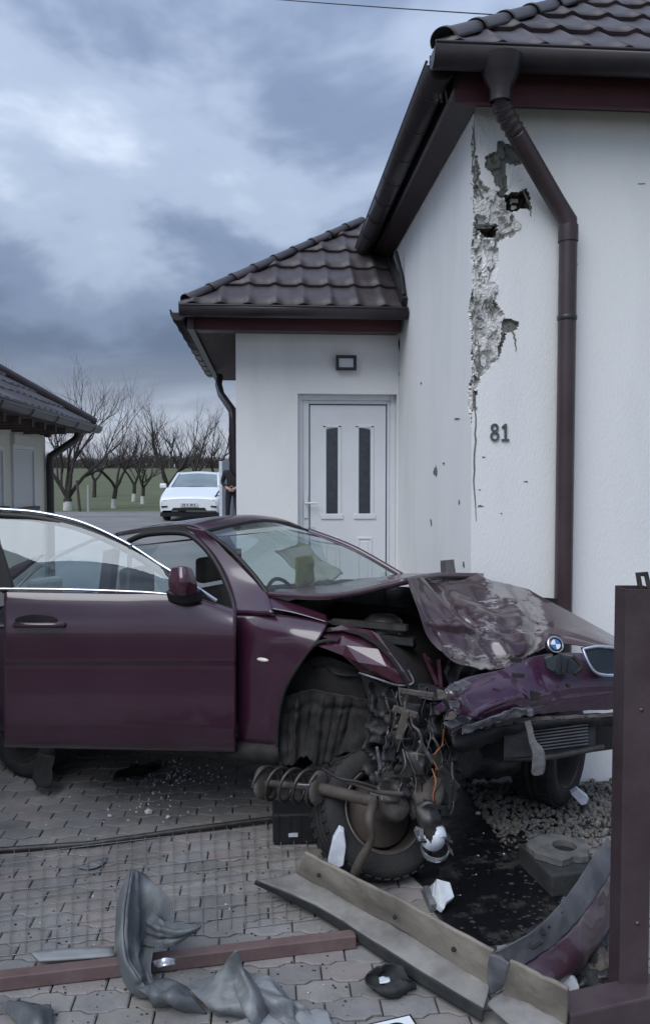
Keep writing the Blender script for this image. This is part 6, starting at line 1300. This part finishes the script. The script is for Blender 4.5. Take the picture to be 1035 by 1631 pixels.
def branch(mb, p, d, r, l, lev, rnd, maxlev, twist=.5, up=.24):
    n = 4; pts = [p]; rr = [r]
    for i in range(n):
        d = (d+V((rnd.gauss(0, .16), rnd.gauss(0, .16), rnd.gauss(0, .10)+up*.35))).normalized(); p = p+d*(l/n); pts.append(p); rr.append(r*(1-.42*(i+1)/n))
    mb[0 if lev < 2 else 1].tube(pts, rr, 7 if lev < 2 else (4 if lev < 4 else 3), cap=False)
    if lev >= maxlev: return
    k = 3 if lev < 2 else rnd.choice((3, 4))
    for i in range(k):
        q = rnd.randint(1, n) if i else n; a = pts[q]; ang = rnd.uniform(.35, .85) if i else rnd.uniform(.05, .35)
        ax = V((rnd.gauss(0, 1), rnd.gauss(0, 1), rnd.gauss(0, .6))); ax = ax-d*ax.dot(d); ax.normalize()
        nd = (d*math.cos(ang)+ax*math.sin(ang)); nd.z = nd.z*.8+up; nd.normalize()
        branch(mb, a, nd, rr[q]*rnd.uniform(.58, .8), l*rnd.uniform(.62, .82), lev+1, rnd, maxlev, twist, up)
def make_tree(px, py, D, h, seed, label, forks=1, white=True, lev=5, lean=0):
    rnd = random.Random(seed); c = DP(px, py, D); c.z = terr(c.y)-.08
    e = empty('bare_tree', c, label, 'tree', 'bare orchard trees')
    mb = (MB(), MB()); th = h*.20; r = h*.022
    if forks == 1:
        tk = MB(); tk.tube([c, c+V((.02, 0, th*.5)), c+V((.04+lean, 0, th))], [r*1.25, r*1.05, r], 9); t = tk.build('trunk', 'bark', e)
        start = c+V((.04+lean, 0, th))
        for k in range(3):
            a = 2*math.pi*(k+rnd.uniform(-.2, .2))/3+seed; branch(mb, start, V((math.cos(a)*.65, math.sin(a)*.4, .75)).normalized(), r*.72, h*.30, 1, rnd, lev)
        w0, wr = c, r*1.28
    else:
        tk = MB(); tk.tube([c, c+V((0, 0, th*.4))], [r*1.35, r*1.2], 9); t = tk.build('trunk', 'bark', e); start = c+V((0, 0, th*.38))
        for k in range(forks):
            a = 2*math.pi*k/forks+.4; branch(mb, start, V((math.cos(a)*.5, math.sin(a)*.35, .85)).normalized(), r*.62, h*.34, 1, rnd, lev)
        w0, wr = c, r*1.4
    if white:
        q = MB(); q.tube([w0+V((0, 0, -.02)), w0+V((.02, 0, th*(.50 if forks == 1 else .30)))], [wr*1.03, wr*.90 if forks == 1 else wr*.95], 9); q.build('whitewash_band', 'whitewash', t)
    mb[0].build('limbs', 'bark', e); o = mb[1].build('crown', 'twig', e); o['kind'] = 'stuff'
make_tree(108, 812, 31, 6.2, 3, 'multi-stemmed bare tree with whitewashed foot beside the cream house', forks=4)
make_tree(181, 806, 33, 4.2, 8, 'bare tree with the brightest whitewashed trunk on the meadow', lean=.05)
make_tree(213, 800, 40, 4.2, 12, 'bare tree standing just behind the brightest whitewashed trunk', lev=5)
make_tree(227, 802, 38, 4.0, 17, 'slim bare tree between the whitewashed tree and the white car', lev=5)
make_tree(262, 800, 33, 4.9, 21, 'gnarled dark bare tree rising behind the white car bonnet', lev=5, lean=.1)
make_tree(302, 800, 34, 4.6, 26, 'dense bare tree rising behind the white car roof', lev=5)
make_tree(345, 800, 36, 4.9, 31, 'pale twiggy bare tree behind the porch downpipe', lev=5)
make_tree(150, 800, 44, 4.6, 40, 'faint bare tree far behind the multi-stemmed tree', lev=5, white=False)
def make_far():
    rnd = random.Random(77); q = MB()
    for k in range(3200):
        x = rnd.uniform(-100, 30); y = rnd.uniform(150, 175); z = terr(y)-.1; h = rnd.uniform(1.5, 3.4)*(1+.55*noise.noise(V((x*.07, 0, 0)))); p = V((x, y, z)); d = V((rnd.gauss(0, .25), rnd.gauss(0, .2), 1)).normalized()
        q.tube([p, p+d*h*.5, p+d*h+V((rnd.gauss(0, .4), 0, 0))], [.10, .07, .02], 3, cap=False)
        for j in range(2):
            a = p+d*h*rnd.uniform(.3, .7); q.tube([a, a+V((rnd.gauss(0, .8), rnd.gauss(0, .4), rnd.uniform(.3, 1.0)))], [.06, .015], 3, cap=False)
    o = q.build('far_thicket', 'twig'); o['kind'] = 'stuff'; tag(o, 'dark line of bare shrubs along the far edge of the meadow', 'thicket')
    for k, (px, top, D, m, lb) in enumerate(((127, 765, 30, 'post_wood', 'dark leaning wooden stake on the meadow'), (141, 772, 29.5, 'post_concrete', 'pale thin concrete post on the meadow'))):
        c = DP(px, 800, D); c.z = terr(c.y)-.06; b = MB(); zt = DP(px, top, D).z; b.tube([c, V((c.x-.05*(k == 0), c.y, (zt+c.z)/2)), V((c.x-.1*(k == 0), c.y, zt))], [.06, .055, .045], 8); tag(b.build('fence_post', m), lb, 'post')
    # overhead line
    b = MB(); a0, a1 = DP(440, -6, 16), DP(880, 28, 11); b.tube([a0+(a1-a0)*t+V((0, 0, .05*t*t-.05)) for t in [-3+i/4 for i in range(29)]], .009, 6); tag(b.build('overhead_cable', 'cable_black'), 'thin black cable crossing the sky to the house roof', 'cable')
    b = MB(); c = G(152, 829, .74); b.box(DP(155, 826, 26)+V((0, 0, 0)), (.1, .1, .1)); o = b.build('white_stone', 'plaster_bit', bevel=.03); tag(o, 'tiny white stone at the edge of the lane', 'stone')
make_far()
